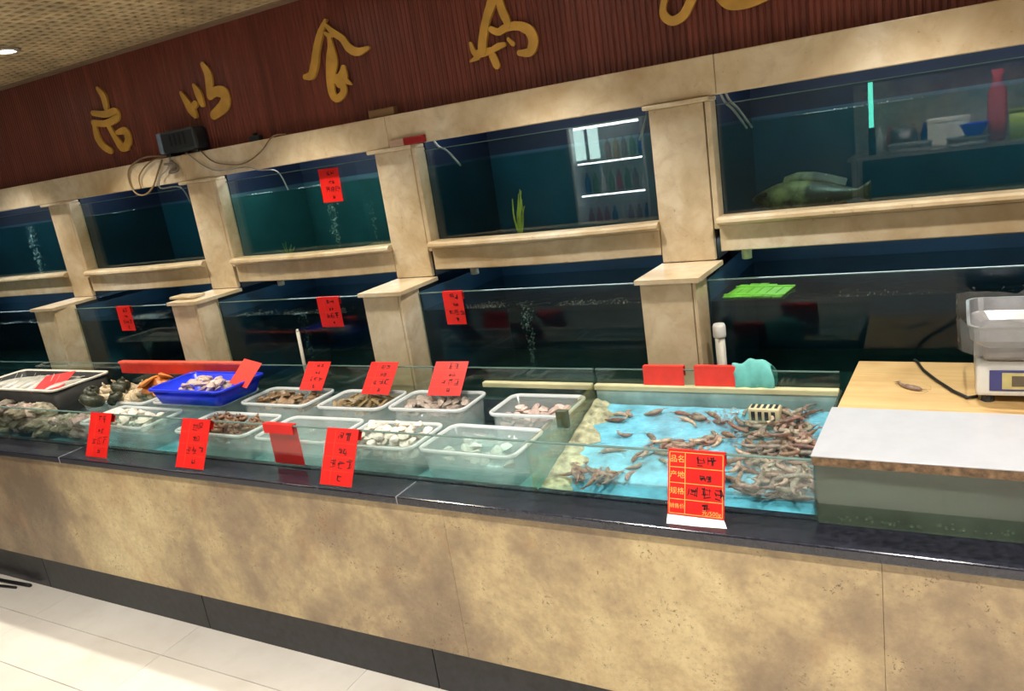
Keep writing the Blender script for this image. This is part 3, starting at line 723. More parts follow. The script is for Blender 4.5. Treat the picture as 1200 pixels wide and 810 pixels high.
for x, y_, s_ in ((-3.13, 1.80, .12), (-3.16, 1.97, .105), (-3.02, 1.84, .08), (-3.27, 1.9, .08)):
    shell('dark_turban', (x, y_, .785), s_, (rr.uniform(-.4, .4), rr.uniform(-.4, .4), rr.uniform(0, 6)), 'dark green turban shell on the conch heap', 'sea snail', 'dark turban shells')
for i in range(12):
    shell('orange_scallop', (rr.uniform(-3.02, -2.86), rr.uniform(1.93, 2.03), .775+.004*i), .07, (rr.uniform(-.5, .5), rr.uniform(-.5, .5), rr.uniform(0, 6)), 'orange scallop on the conch heap beside the blue basket', 'scallop', 'orange scallops')
M_oys = [plain('oyster_shell_%s' % c, col, .6, var=.35, scale=5, bump=.8, vary=.25) for c, col in (('brown', srgb(142, 124, 108)), ('pink', srgb(170, 146, 138)), ('grey', srgb(150, 142, 124)))]
OY = [oyster_mesh('oyster', M_oys[i], i) for i in range(3)]
rr = random.Random(5)
for i in range(48):
    o_ = bpy.data.objects.new('oyster', OY[i % 3]); COL.objects.link(o_)
    lay = i//18
    o_.location = (-3.95+.053*(i % 18)+rr.uniform(-.02, .02)-.02*lay, 1.70+.06*((i*7) % 3)/2+rr.uniform(-.006, .006), .675+.034*lay+rr.uniform(0, .012)); o_.scale = (rr.uniform(.085, .125),)*3
    o_.rotation_euler = (rr.uniform(-.5, .5), rr.uniform(-.5, .5), rr.uniform(0, 6.28))
    tag(o_, 'rough grey-brown oyster piled behind the front glass before the foam-lined crate', 'oyster', 'oysters in a pile')

# blue basket, foam-lined crate
M_blue = plain('blue_plastic', srgb(18, 48, 226), .32, var=.08)
t = tray(-2.755, -2.345, 1.815, 2.035, .838, 'bright blue plastic basket of striped clams with an orange-red card', 0, None, M_blue, M_blue, 'blue_basket', 'basket', None, .773, .86)
fill('pink_clam', -2.67, -2.45, 1.86, 2.00,   .80, 34, .038, 'striped clam in the bright blue basket', 'clam', 'clams in the blue basket', 21, 2)
M_crate = plain('dark_crate', srgb(40, 40, 40), .6, var=.25); M_foam = plain('white_foam', srgb(226, 222, 210), .7, var=.06, scale=40)
t = tray(-4.05, -3.36, 1.79, 2.05, .826, 'dark crate with a thick white foam rim and a red card on its fish', 0, None, M_crate, M_foam, 'fish_crate', 'crate', None, .6425, .94)
MB().bbox(-.31, .31, -.105, .105, .10, .145, .01).obj('ice_bed', plain('crushed_ice', srgb(206, 206, 196), .5, var=.2, scale=60, bump=1.0), t)
def fish_mesh(name, mat, L, H, Wd, seed=0):
    prof = [(0, .03), (.05, .16), (.12, .28), (.22, .42), (.34, .5), (.48, .49), (.62, .4), (.74, .28), (.84, .17), (.9, .13), (.95, .22), (1.0, .34)]
    loops = []
    for i, (u, h) in enumerate(prof):
        w = h*Wd/H*(1 if u < .85 else max(.06, (1-u)*2.0))
        loops.append([(L*(u-.5), w*H*math.cos(2*math.pi*j/10), h*H*math.sin(2*math.pi*j/10)+(.02*H if u < .3 else 0)) for j in range(10)])
    mb = loft(loops)
    # dorsal, anal and pectoral fins
    d0 = [(.28, .48, .62), (.4, .49, .72), (.55, .44, .68), (.68, .33, .56), (.8, .2, .42)]
    for sgn in (1, -1):
        use = d0 if sgn > 0 else d0[2:]
        vs = []
        for u, a_, b_ in use: vs += [(L*(u-.5), .004, sgn*H*(a_-.05)), (L*(u-.5+.02), .0, sgn*H*(b_ if sgn > 0 else b_-.04)), (L*(u-.5), -.004, sgn*H*(a_-.05))]
        mb.add(vs, [(3*i+c, 3*i+3+c, 3*i+4+c, 3*i+1+c) for i in range(len(use)-1) for c in (0, 1)])
    for sgn in (1, -1):
        y_ = sgn*Wd*.44
        mb.add([(L*-.2, y_, -.05*H), (L*-.08, y_+sgn*.03, .02*H), (L*-.05, y_+sgn*.035, -.18*H), (L*-.18, y_, -.2*H)], [(0, 1, 2, 3)])
    return mb.mesh(name, mat, True)
M_silver = plain('silver_fish_skin', srgb(196, 194, 184), .35, var=.2, scale=12)
sf_me = fish_mesh('small_fish', M_silver, .24, .07, .045)
for i in range(7):
    tag(put('small_fish', sf_me, None, (-3.93+.075*i, 1.92+.02*(i % 2), .80), (R(88), 0, R(75+8*(i % 3)))), 'silver fish laid on ice in the foam-lined crate', 'fish', 'fish on ice')

# ------------------------------------------------------------------ live prawns
M_pr = [plain('prawn_shell_%s' % c, col, .35, var=.3, scale=7, vary=.3) for c, col in (('brown', srgb(138, 96, 78)), ('grey', srgb(146, 126, 110)), ('pink', srgb(184, 146, 126)))]
PR = [shrimp_mesh('prawn', M_pr[i % 3], (.7, 1.2, 1.7, .5)[i % 4], i) for i in range(6)]
rr = random.Random(31); placed = []
def prawn(x, y_, z, s_=None):
    o_ = bpy.data.objects.new('prawn', rr.choice(PR)); COL.objects.link(o_); o_.location = (x, y_, z)
    o_.scale = (s_ or rr.uniform(.055, .08),)*3; o_.rotation_euler = (rr.uniform(-.25, .25), rr.uniform(-.25, .25), rr.uniform(0, 6.28)); return o_
for i in range(170):                       # dense heap against the covered tank
    u = rr.random()**.7; y_ = rr.uniform(1.685, 2.02); x = -.31-.20*(1-u)*(.5+.7*rr.random())-.05*(y_ > 1.9)*rr.random()
    tag(prawn(x, y_, linz(y_)+.002+.05*u*rr.random()), 'brown prawn in the dense heap against the board-covered tank', 'prawn', 'prawns heaped at one end of the blue-lined tank')
for i in range(58):                        # band drifting across the blue floor and along the glass
    if i < 24:
        a_ = rr.random(); x = -.72+.20*a_+rr.uniform(-.03, .03); y_ = 1.80+.14*a_+rr.gauss(0, .022)
    elif i < 38: x = rr.uniform(-.91, -.77); y_ = rr.uniform(1.685, 1.72)
    elif i < 50: x = rr.uniform(-.86, -.5); y_ = rr.uniform(1.96, 2.01)
    else: x = rr.uniform(-.85, -.55); y_ = rr.uniform(1.69, 1.95)
    tag(prawn(x, y_, linz(y_)+(.018 if 24 <= i < 38 else .003)), 'prawn scattered over the open blue floor of the prawn tank', 'prawn', 'prawns scattered over the blue tank floor')
M_basketw = plain('cream_aerator', srgb(196, 186, 150), .5, var=.1)
t = thing('filter_box', 'small slotted cream filter box lying in the prawn tank', 'filter', (-.44, 1.975, .772))
MB().bbox(-.04, .04, -.02, .02, -.02, .02, .004).obj('body', M_basketw, t)
for i in range(4): MB().box(-.032+.017*i, -.022+.017*i, -.0215, -.0195, -.012, .012).obj('slot', M_dark, t)
for i in range(5): MB().box(-.034+.015*i, -.026+.015*i, -.014, .014, .0195, .0208).obj('slot', M_dark, t)
b = bubbles(None, -.54, 1.96, .75, .785, 90, .02, 77, 'splash_bubbles')
tag(b, 'patch of white air bubbles breaking the prawn tank surface', 'bubbles')

# ================================================================== BOARDS AND SCALE OVER THE MURKY TANK
def ply_mat(name, c1, c2):
    k = NT(name); v = k.coords(False, (.6, 6, 6)); g_ = k.noise(v, 6, 5, .6, .7)
    b_ = k.noise(k.coords(), 4, 3)
    col = k.ramp(g_, [(.3, c1), (.7, c2)]); col = k.mix(k.math('MULTIPLY', k.ramp(b_, [(.5, (0, 0, 0)), (.72, (1, 1, 1))]), .5), col, srgb(142, 104, 58))
    k.principled(Base_Color=col, Roughness=.5); return k.m
M_ply = ply_mat('plywood', srgb(186, 152, 98), srgb(204, 174, 122))
t = thing('plywood_board', 'worn plywood board covering the back of the murky tank, under the scale', 'board', (-.25, 1.88, .812), (0, 0, R(-2.0)))
MB().bbox(.0, 1.4, .0, .365, 0, .021, .002).obj('panel', M_ply, t)
MB().box(0.002, 1.398, -.0006, 0, .002, .019).obj('front_edge', plain('ply_edge', srgb(126, 96, 62), .7, var=.3, scale=60), t)
t = thing('white_board', 'white laminated board lying along the front of the murky tank', 'board', (-.268, 1.588, .812), (0, 0, R(-1.2)))
MB().bbox(0, 1.4, 0, .29, .019, .022, .001).obj('laminate', plain('white_laminate', srgb(168, 170, 176), .3, var=.03), t)
MB().box(.002, 1.398, .001, .289, 0, .019).obj('chipboard', plain('chipboard_edge', srgb(112, 88, 64), .8, var=.4, scale=70), t)
# small dried prawn on the plywood
tag(put('dried_prawn', PR[4], None, (-.09, 2.02, .834), (0, 0, 2.6)), 'small brown prawn lying on the plywood board', 'prawn').scale = (.075,)*3
# scale
sc = thing('weighing_scale', 'white electronic weighing scale with a steel pan on the plywood board', 'scale', (.17, 2.05, .8335))
M_ivory = plain('ivory_plastic', srgb(222, 220, 210), .4, var=.05)
MB().bbox(-.134, .15, -.12, .12, .018, .092, .008).obj('body', M_ivory, sc)
for sx in (-.11, .12):
    for sy in (-.095, .095): MB().lathe([(.014, 0), (.012, .019)], seg=10).obj('foot', M_dark, sc, loc=(sx, sy, 0))
pn = MB().bbox(-.108, .13, -.1225, -.118, .032, .080, .001).obj('display_panel', plain('violet_panel', srgb(66, 66, 122), .35, var=.08), sc)
MB().box(-.084, .06, -.1240, -.1222, .037, .075).obj('display_frame', plain('lcd_bezel', srgb(196, 184, 120), .4), pn)
MB().box(-.066, .05, -.1250, -.1238, .044, .068).obj('lcd', plain('lcd_glass', srgb(96, 84, 62), .15, var=.1), pn)
MB().bbox(-.12, .13, -.1, .1, .092, .128, .012).obj('neck', plain('grimy_plastic', srgb(146, 134, 120), .6, var=.35, scale=18, bump=.6), sc)
M_steel = plain('brushed_steel', srgb(190, 190, 192), .28, .85, var=.1, scale=30)
pan = loft([ring(.26, .22, .02, .128), ring(.31, .27, .03, .150), ring(.315, .275, .032, .178), ring(.322, .282, .034, .180), ring(.322, .282, .034, .184), ring(.308, .268, .03, .184), ring(.304, .264, .03, .152), ring(.26, .22, .02, .134)])
pan.obj('pan', M_steel, sc, loc=(.01, 0, 0))
# crumpled plastic film around the pan
mb = MB(); rr = random.Random(3); npt = 40; prev = None; lo_, hi_ = [], []
for i in range(npt):
    a_ = 2*math.pi*i/npt; q = 1/max(abs(math.cos(a_))/.17, abs(math.sin(a_))/.15)
    jx_ = rr.uniform(.985, 1.06)
    lo_.append((.01+q*jx_*math.cos(a_), q*jx_*math.sin(a_), .118+rr.uniform(-.006, .012)))
    hi_.append((.01+q*(jx_+.02)*math.cos(a_), q*(jx_+.02)*math.sin(a_), .190+rr.uniform(-.008, .016)))
mb.add(lo_+hi_, [(i, (i+1) % npt, npt+(i+1) % npt, npt+i) for i in range(npt)])
mb.obj('plastic_film', clear_plastic('crumpled_film', (.85, .85, .85, 1), .35, srgb(170, 168, 164)), sc)
cord = MB().tube([(.04, 1.935+.03, .8385), (.02, 1.955, .8385), (-.01, 2.0, .8385), (-.045, 2.075, .8385), (-.075, 2.15, .8385), (-.092, 2.222, .8385), (-.10, 2.26, .832), (-.102, 2.27, .79), (-.102, 2.275, .70), (-.102, 2.275, .664)], .0038, 6)
tag(cord.obj('power_cord', M_cable, None, True), 'thin black power cord running across the plywood board', 'cord')

# ================================================================== PRICE CARDS
TXT = {}
def text_mesh(s_):
    if s_ in TXT: return TXT[s_]
    cu = bpy.data.curves.new('lettering', 'FONT'); cu.body = s_; cu.size = 1.0; cu.align_x = 'CENTER'; cu.align_y = 'CENTER'; cu.resolution_u = 2
    ob = bpy.data.objects.new('lettering', cu); COL.objects.link(ob)
    dg = bpy.context.evaluated_depsgraph_get(); dg.update()
    me = bpy.data.meshes.new_from_object(ob.evaluated_get(dg))
    me.materials.clear(); me.materials.append(M_yel)
    bpy.data.objects.remove(ob); TXT[s_] = me; return me
def scrawl(w, h, seed, dens=1.0):
    """handwritten strokes in the (x, z) plane of a card, y = 0"""
    rr_ = random.Random(seed); mb = MB()
    def ln(a, b, t_):
        d = Vector((b[0]-a[0], 0, b[1]-a[1])); l = d.length or 1; nrm_ = Vector((-d.z, 0, d.x))/l*t_
        A = Vector((a[0], 0, a[1])); B = Vector((b[0], 0, b[1]))
        mb.add([A-nrm_, B-nrm_*.7, B+nrm_*.7, A+nrm_], [(0, 1, 2, 3)])
    for row, (zc, gl, sz) in enumerate(((.36, 2, .15), (.10, 2, .10), (-.12, 3, .17), (-.36, 1, .12))):
        for g_ in range(gl):
            cx = (.10+(g_-(gl-1)/2)*sz*1.25*h/w*.9)*w; cz = zc*h; s_ = sz*h*.5
            for q in range(int(5*dens)):
                if q % 2: a = (cx+rr_.uniform(-s_, -.3*s_), cz+rr_.uniform(-s_, s_)); b = (cx+rr_.uniform(.3*s_, s_), a[1]+rr_.uniform(-.3, .3)*s_)
                else: a = (cx+rr_.uniform(-s_, s_)*.8, cz+rr_.uniform(.2*s_, s_)); b = (a[0]+rr_.uniform(-.35, .35)*s_, cz-rr_.uniform(.2*s_, s_))
                ln(a, b, rr_.uniform(.0009, .0016))
    return mb
def price_card(label, w, h, seed, loc, rot=(0, 0, 0), fold=.0, printed=True, text=False, group='red price cards', flap=0.0, ink=1.0, dens=1.0, mat=M_red):
    """card hanging from its top edge at the origin, facing -Y"""
    t = thing('price_card', label, 'price card', loc, rot, group)
    c = MB().box(-w/2, w/2, -.0008, .0008, -h, 0)
    if fold: c.box(-w/2, w/2, -.0008, fold, 0, .0014); c.box(-w/2, w/2, fold-.0014, fold, -.03, 0)
    c.obj('card', mat, t)
    if flap:
        MB().add([(-w/2, -.001, -h), (w/2, -.001, -h), (w/2+.012, -flap, -h-.016), (-w/2+.004, -flap, -h-.016), (-w/2, .0005, -h-.002), (w/2, .0005, -h-.002), (w/2+.012, -flap, -h-.018), (-w/2+.004, -flap, -h-.018)],
                 [(0, 1, 2, 3), (7, 6, 5, 4), (3, 2, 6, 7), (1, 5, 6, 2), (0, 3, 7, 4)]).obj('white_flap', M_white, t)
    if printed:
        p = MB(); e_ = .0014
        for z in ([-h*.97, -h*.75, -h*.5, -h*.26, -h*.03] if text else [-h*.75, -h*.5, -h*.26]):
            p.box(-w*.47, w*.47, -.0013, -.0009, z-e_*.5, z+e_*.5)
        for x in ((-w*.47, -w*.19, w*.47) if text else (-w*.2,)): p.box(x-e_*.5, x+e_*.5, -.0013, -.0009, -h*.97, -h*.03)
        pl_ = p.obj('printed_lines', M_yel if text else plain('faint_print', srgb(214, 66, 40), .6, var=.05), t); stuff(pl_)
    if text:
        for s_, z, q in (('品名', .14, .0175), ('产地', .38, .0175), ('规格', .63, .017), ('销售价', .86, .0118)):
            o_ = put('lettering', text_mesh(s_), t, (-w*.33, -.0014, -h*z), (math.pi/2, 0, 0)); o_.scale = (q,)*3
        o_ = put('lettering', text_mesh('元/500g'), t, (w*.28, -.0014, -h*.925), (math.pi/2, 0, 0)); o_.scale = (.0135,)*3
    if ink:
        o_ = scrawl(w*.8 if text else w, h, seed, dens).obj('handwriting', M_ink, t, loc=(w*.1 if text else 0, -.0016, -h/2)); stuff(o_)
    return t
# hanging over the front glass
price_card('large red price card with yellow grid lines on the prawn tank front', .130, .150, 1, (-.517, 1.607, .818), (R(-17), R(1.2), R(1)), .016, True, True, flap=.02, dens=1.4)
price_card('red price card hanging before the white clam tray', .122, .166, 2, (-1.575, 1.607, .817), (R(-28), R(0), 0), .016, True, False, dens=1.2)
price_card('red price card hanging before the brown snail tray', .140, .164, 3, (-2.222, 1.607, .817), (R(-27), 0, 0), .016, True, False)
price_card('red price card hanging before the pale clam tray', .126, .162, 4, (-2.75, 1.607, .817), (R(-24), 0, 0), .016, True, False, dens=.8)
price_card('red price card folded over the front glass above the empty tray', .128, .14, 5, (-1.85, 1.627, .8145), (0, 0, R(180)), .018, False, False, ink=0)
# resting from the rear glass down onto the trays
price_card('red price card leaning on the tray of brown clams', .112, .115, 6, (-2.065, 2.062, .876), (R(-42), 0, 0), 0, True, False)
price_card('red price card leaning on the tray of razor-shaped clams', .122, .125, 7, (-1.755, 2.062, .877), (R(-44), 0, 0), 0, True, False, dens=1.2)
price_card('red price card leaning on the tray of grey clams', .128, .125, 8, (-1.468, 2.062, .881), (R(-44), 0, R(2)), 0, True, False, dens=1.2)
price_card('plain red card hung on the rear glass beside the cream rail', .122, .058, 9, (-.742, 2.070, .868), (R(-4), 0, 0), .018, False, False, ink=0, mat=M_redp)
price_card('plain red card hung low on the rear glass beside the turquoise cloth', .116, .085, 10, (-.592, 2.070, .869), (R(-4), 0, 0), .018, False, False, ink=0, mat=M_redp)
price_card('orange-red card stuck in the bright blue basket', .115, .11, 11, (-2.345, 2.0, .897), (R(-48), R(6), R(-10)), 0, False, False, ink=0, mat=M_redp)
price_card('red card lying on the fish in the foam-lined crate', .13, .19, 12, (-3.60, 1.975, .836), (R(-82), 0, R(38)), 0, False, False, ink=.0)
# on the aquariums
price_card('red card on the lower aquarium with foamy water', .105, .12, 13, (-3.503, 2.297, 1.070), (0, 0, 0), .012, True, False, dens=1.2)
price_card('red card on the lower aquarium behind the white air stick', .115, .122, 14, (-2.186, 2.297, 1.070), (0, 0, 0), .012, True, False, dens=1.2)
price_card('red card on the lower aquarium with the bubble column', .084, .122, 15, (-1.586, 2.297, 1.070), (0, 0, 0), .012, True, False, dens=1.3)
price_card('red card on the glass of the green-water upper aquarium', .105, .135, 16, (-2.228, 2.4965, 1.563), (0, R(1.5), 0), 0, True, False, dens=1.4)
st = thing('red_strip', 'long red plastic strip clipped to the rear glass behind the blue basket', 'strip', (-2.9, 2.07, .812))
MB().bbox(-.385, .46, -.006, .006, 0, .052, .003).obj('strip', M_redp, st); MB().bbox(-.388, .463, -.010, .018, .044, .056, .003).obj('clip_edge', plain('red_plastic_edge', srgb(238, 96, 76), .3), st)

# ================================================================== FITTINGS ON AND IN THE TANK WALL
pp = thing('overflow_pipe', 'white capped overflow pipe standing beside the broad pillar', 'pipe', (-.62, 2.255, .658))
MB().lathe([(.015, 0), (.015, .262)], seg=14).obj('pipe', M_pvc, pp, True)
MB().lathe([(.0185, .245), (.0195, .25), (.0195, .278), (.016, .286), (.001, .287)], seg=14).obj('cap', M_white, pp, True)
ast = thing('air_stick', 'thin white air tube sticking up behind the rear glass', 'tube', (-2.186, 2.10, .658))
MB().tube([(0, 0, 0), (.0, .0, .2), (.003, 0, .325)], .0065, 8).obj('tube', M_pvc, ast, True)
MB().lathe([(.0035, 0), (.006, .003), (.0035, .010)], (.003, 0, .325), 8).obj('tip', M_white, ast, True)
cl = thing('turquoise_cloth', 'crumpled turquoise cloth hanging over the rear glass of the prawn tank', 'cloth', (-.49, 2.09, .855))
vs = []; nx, ny = 14, 10; rr = random.Random(8)
for j in range(ny+1):
    v_ = j/ny
    for i in range(nx+1):
        u = i/nx; x = -.05+.105*u+.006*math.sin(9*v_)
        if v_ < .5: yq = .001; zq = -.065*(1-v_*2)
        else: yq = -.001; zq = 0
        a_ = math.pi*v_
        vs.append((x, .0175-.022*(1-math.cos(a_)) + .004*math.sin(14*u+5*v_), .006+(.012+.016*math.exp(-((u-.6)/.25)**2))*math.sin(a_)-.062*(abs(1-2*v_))**1.6+.003*math.sin(17*u)))
mb = MB().add(vs, [(j*(nx+1)+i, j*(nx+1)+i+1, (j+1)*(nx+1)+i+1, (j+1)*(nx+1)+i) for j in range(ny) for i in range(nx)])
co = mb.obj('cloth', plain('turquoise_fabric', srgb(104, 184, 178), .8, var=.12), cl, True)
sm = co.modifiers.new('thickness', 'SOLIDIFY'); sm.thickness = .0015
lm = thing('green_mat', 'bright green plastic mat floating in the wide lower aquarium', 'mat', (-.54, 2.325, 1.003), (0, 0, R(-6)))
for i in range(6):
    MB().bbox(-.085+.03*i, -.058+.03*i, -.0, .17+.02*math.sin(i), 0, .004, .001).obj('mat_rib', plain('green_plastic', srgb(120, 196, 60), .45, var=.15), lm)
MB().bbox(-.088, .096, .02, .032, .0035, .007, .001).obj('mat_bar', MATS['green_plastic'], lm); MB().bbox(-.088, .096, .13, .142, .0035, .007, .001).obj('mat_bar', MATS['green_plastic'], lm)
# grouper
def grouper_mat():
    k = NT('grouper_skin'); v = k.coords(); a_ = k.noise(v, 16, 4, .6); b_ = k.n('ShaderNodeTexVoronoi', ins={'Vector': v, 'Scale': 45.0}).outputs['Distance']
    x = k.n('ShaderNodeSeparateXYZ', ins={0: v}).outputs[0]
    base = k.mix(k.ramp(x, [(.0, (1, 1, 1)), (.02, (0, 0, 0))]), srgb(70, 66, 52), srgb(128, 122, 80))
    col = k.mix(k.ramp(a_, [(.4, (0, 0, 0)), (.62, (1, 1, 1))]), base, srgb(44, 44, 40)); col = k.mix(k.ramp(b_, [(.08, (1, 1, 1)), (.2, (0, 0, 0))]), col, srgb(104, 98, 76))
    k.principled(Base_Color=col, Roughness=.4); return k.m
gr = put('grouper', fish_mesh('grouper', grouper_mat(), .36, .108, .10), None, (-.40, 2.60, 1.258), (0, 0, R(-8)))
tag(gr, 'large mottled brown grouper lying on the floor of the wide upper aquarium', 'fish')
MB().ball((-.125, -.034, .02), .007, 8, 6).obj('eye', plain('fish_eye', srgb(20, 18, 14), .1), gr, True)
# weed, crabs in the upper tanks
M_weed = plain('yellow_weed', srgb(176, 168, 66), .5, var=.25)
rr = random.Random(15)
def weed(x, y_, z, h_, n_, spread, label, mat):
    t = thing('water_weed', label, 'water weed', (x, y_, z))
    for i in range(n_):
        a_ = rr.uniform(-1, 1)*spread; b_ = rr.uniform(-.5, .5)*spread; hh = h_*rr.uniform(.5, 1); wv = rr.uniform(0, 6)
        pts = [(a_*q+.006*math.sin(5*q+wv), b_*q, hh*q) for q in [k/6 for k in range(7)]]
        w = .006; vs = []
        for q, (px, py, pz) in enumerate(pts): wq = w*(1-.12*q); vs += [(px-wq, py, pz), (px, py-.003, pz), (px+wq, py, pz)]
        MB().add(vs, [(3*q+c, 3*q+c+1, 3*q+c+4, 3*q+c+3) for q in range(6) for c in (0, 1)]).obj('frond', mat, t, True)
weed(-1.42, 2.56, 1.2, .20, 9, .035, 'tuft of yellow weed standing in the upper aquarium with the mirrored shelf', M_weed)
weed(-2.60, 2.56, 1.2, .08, 6, .05, 'low green weed in the corner of the green-water aquarium', plain('green_weed', srgb(110, 134, 60), .5, var=.2))
M_crab = plain('crab_shell', srgb(120, 96, 60), .45, var=.3, scale=40, vary=.2)
def crab(x, y_, z, s_, label, rz):
    t = thing('crab', label, 'crab', (x, y_, z), (0, 0, rz), 'crabs on the tank floors')
    loft([[(s_*a_*(.6+.4*abs(math.cos(q))) * math.cos(q), s_*.7*a_*math.sin(q), s_*z_) for q in [2*math.pi*j/12 for j in range(12)]] for a_, z_ in ((.3, .12), (.48, .2), (.5, .28), (.4, .38), (.15, .42))]).obj('carapace', M_crab, t, True)
    for sg in (-1, 1):
        for j in range(4):
            yb = s_*(-.2+.13*j); MB().tube([(sg*s_*.38, yb, s_*.24), (sg*s_*.72, yb*1.5, s_*.36), (sg*s_*.95, yb*2.2, s_*.02)], [s_*.05, s_*.045, s_*.012], 5).obj('leg', M_crab, t, True)
        MB().tube([(sg*s_*.34, -s_*.25, s_*.22), (sg*s_*.6, -s_*.5, s_*.25), (sg*s_*.4, -s_*.72, s_*.2), (sg*s_*.2, -s_*.86, s_*.18)], [s_*.06, s_*.09, s_*.12, s_*.02], 6).obj('claw', M_crab, t, True)
for x, y_, s_, rz, lab in ((-2.12, 2.60, .075, .3, 'brown crab on the floor of the green-water aquarium'), (-2.19, 2.66, .065, 2.0, 'brown crab on the floor of the green-water aquarium'), (-2.40, 2.58, .055, 1.0, 'brown crab on the floor of the green-water aquarium'),
                          (-1.31, 2.58, .05, .5, 'small brown crab beside the yellow weed'), (-1.18, 2.60, .04, 1.5, 'small brown crab beside the yellow weed')):
    crab(x, y_, 1.199, s_, lab, rz)
# air pump and cables on the beam
pu = thing('air_pump', 'dark air pump with a pale blue end sitting on the marble beam', 'air pump', (-2.98, 2.445, 1.7175))
MB().bbox(-.10, .125, -.036, .036, .012, .108, .012).obj('housing', M_dark, pu)
MB().bbox(-.128, -.10, -.034, .034, .016, .106, .006).obj('end_cover', plain('pale_blue_plastic', srgb(110, 128, 150), .45, var=.2), pu)
for sx in (-.08, .1): MB().bbox(sx-.015, sx+.015, -.03, .03, 0, .013, .003).obj('foot', M_cable, pu)
for i in range(4): MB().box(-.04+.03*i, -.03+.03*i, -.0375, -.0355, .04, .09).obj('cooling_slot', M_cable, pu)
def hose(pts, r, mat, label, name='cable', cat='cable', grp=None):
    out = []; n_ = len(pts)
    for i in range(n_-1):
        p0 = Vector(pts[max(i-1, 0)]); p1 = Vector(pts[i]); p2 = Vector(pts[i+1]); p3 = Vector(pts[min(i+2, n_-1)])
        for q in range(5):
            t_ = q/5; out.append(.5*(2*p1+(p2-p0)*t_+(2*p0-5*p1+4*p2-p3)*t_*t_+(3*p1-p0-3*p2+p3)*t_**3))
    out.append(Vector(pts[-1]))
    return tag(MB().tube(out, r, 6).obj(name, mat, None, True), label, cat, grp)
hose([(-3.10, 2.428, 1.725), (-3.24, 2.424, 1.735), (-3.36, 2.424, 1.70), (-3.385, 2.424, 1.64), (-3.36, 2.424, 1.585), (-3.30, 2.425, 1.572), (-3.23, 2.424, 1.60), (-3.17, 2.424, 1.66), (-3.12, 2.424, 1.71)], .0042, M_browncable, 'looped brown cable hanging from the air pump over the beam')
hose([(-3.07, 2.426, 1.725), (-3.20, 2.422, 1.712), (-3.30, 2.421, 1.66), (-3.31, 2.421, 1.60)], .0032, M_browncable, 'thin brown cable hanging beside the looped cable')
hose([(-3.06, 2.424, 1.72), (-3.09, 2.420, 1.67), (-3.15, 2.418, 1.64), (-3.17, 2.418, 1.59), (-3.14, 2.5, 1.582), (-3.13, 2.53, 1.50)], .0034, M_airline, 'grey air hose dropping from the pump into the cable-hung aquarium', 'air_hose', 'hose')
hose([(-2.86, 2.426, 1.72), (-2.78, 2.421, 1.66), (-2.62, 2.420, 1.635), (-2.5, 2.421, 1.67), (-2.42, 2.424, 1.72), (-2.36, 2.44, 1.722)], .003, M_browncable, 'thin cable sagging across the beam above the green-water tank')
hose([(-2.95, 2.424, 1.72), (-2.8, 2.419, 1.63), (-2.6, 2.418, 1.62), (-2.53, 2.418, 1.60), (-2.51, 2.5, 1.583), (-2.50, 2.53, 1.50)], .003, M_airline, 'grey air hose dropping into the green-water aquarium', 'air_hose', 'hose')
hose([(-3.06, 2.423, 1.70), (-3.02, 2.419, 1.66), (-3.08, 2.416, 1.65), (-3.03, 2.418, 1.68), (-3.1, 2.417, 1.69)], .006, plain('grey_rag', srgb(120, 110, 100), .8), 'grimy tangle of hose under the air pump', 'hose_tangle', 'hose')
hose([(-1.69, 2.475, 1.64), (-1.68, 2.50, 1.585), (-1.66, 2.53, 1.56), (-1.63, 2.56, 1.50)], .004, M_airline, 'pale air hose entering the yellow-weed aquarium', 'air_hose', 'hose')
hose([(-.86, 2.475, 1.62), (-.865, 2.51, 1.585), (-.89, 2.55, 1.55), (-.93, 2.6, 1.50)], .004, M_airline, 'pale air hose at the pillar side of the yellow-weed aquarium', 'air_hose', 'hose')
for dx in (0, .016): hose([(-.622+dx, 2.475, 1.62), (-.618+dx, 2.512, 1.582), (-.60+dx, 2.55, 1.55), (-.575+dx, 2.6, 1.49)], .004, M_airline, 'pale air hose entering the grouper aquarium beside the broad pillar', 'air_hose', 'hose', 'air hoses of the grouper tank')
# scraps on the beam
rs = thing('plastic_scrap', 'red and white plastic scrap on the cap of a pillar', 'scrap', (-1.75, 2.422, 1.602))
MB().bbox(-.02, .075, -.008, .008, 0, .028, .004).obj('red_piece', plain('dark_red_plastic', srgb(150, 22, 26), .4), rs); MB().bbox(-.085, -.018, -.007, .007, 0, .026, .004).obj('clear_piece', plain('pinkish_plastic', srgb(190, 160, 140), .4), rs)
cs = thing('wood_offcut', 'small brown wood offcut on top of the beam above the red scrap', 'offcut', (-1.87, 2.46, 1.7175)); MB().bbox(-.06, .06, -.015, .015, 0, .03, .003).obj('block', plain('offcut_wood', srgb(122, 92, 58), .7), cs)
cs = thing('grey_clamp', 'small dark grey clamp on the beam beside the sagging cable', 'clamp', (-2.55, 2.46, 1.7175)); MB().bbox(-.03, .03, -.012, .012, 0, .022, .003).obj('jaw', M_dark, cs); MB().bbox(-.006, .006, -.01, .01, .0221, .034, .002).obj('screw', M_cable, cs)
# cable end on the floor
hose([(-4.4, 1.50, .008), (-4.0, 1.515, .008), (-3.75, 1.52, .008), (-3.52, 1.535, .008)], .008, M_cable, 'black cable lying on the floor along the plinth')
hose([(-4.3, 1.40, .006), (-3.95, 1.44, .006), (-3.75, 1.48, .006), (-3.58, 1.505, .006)], .006, M_cable, 'thinner black cable lying on the floor tiles beside the plinth cable')

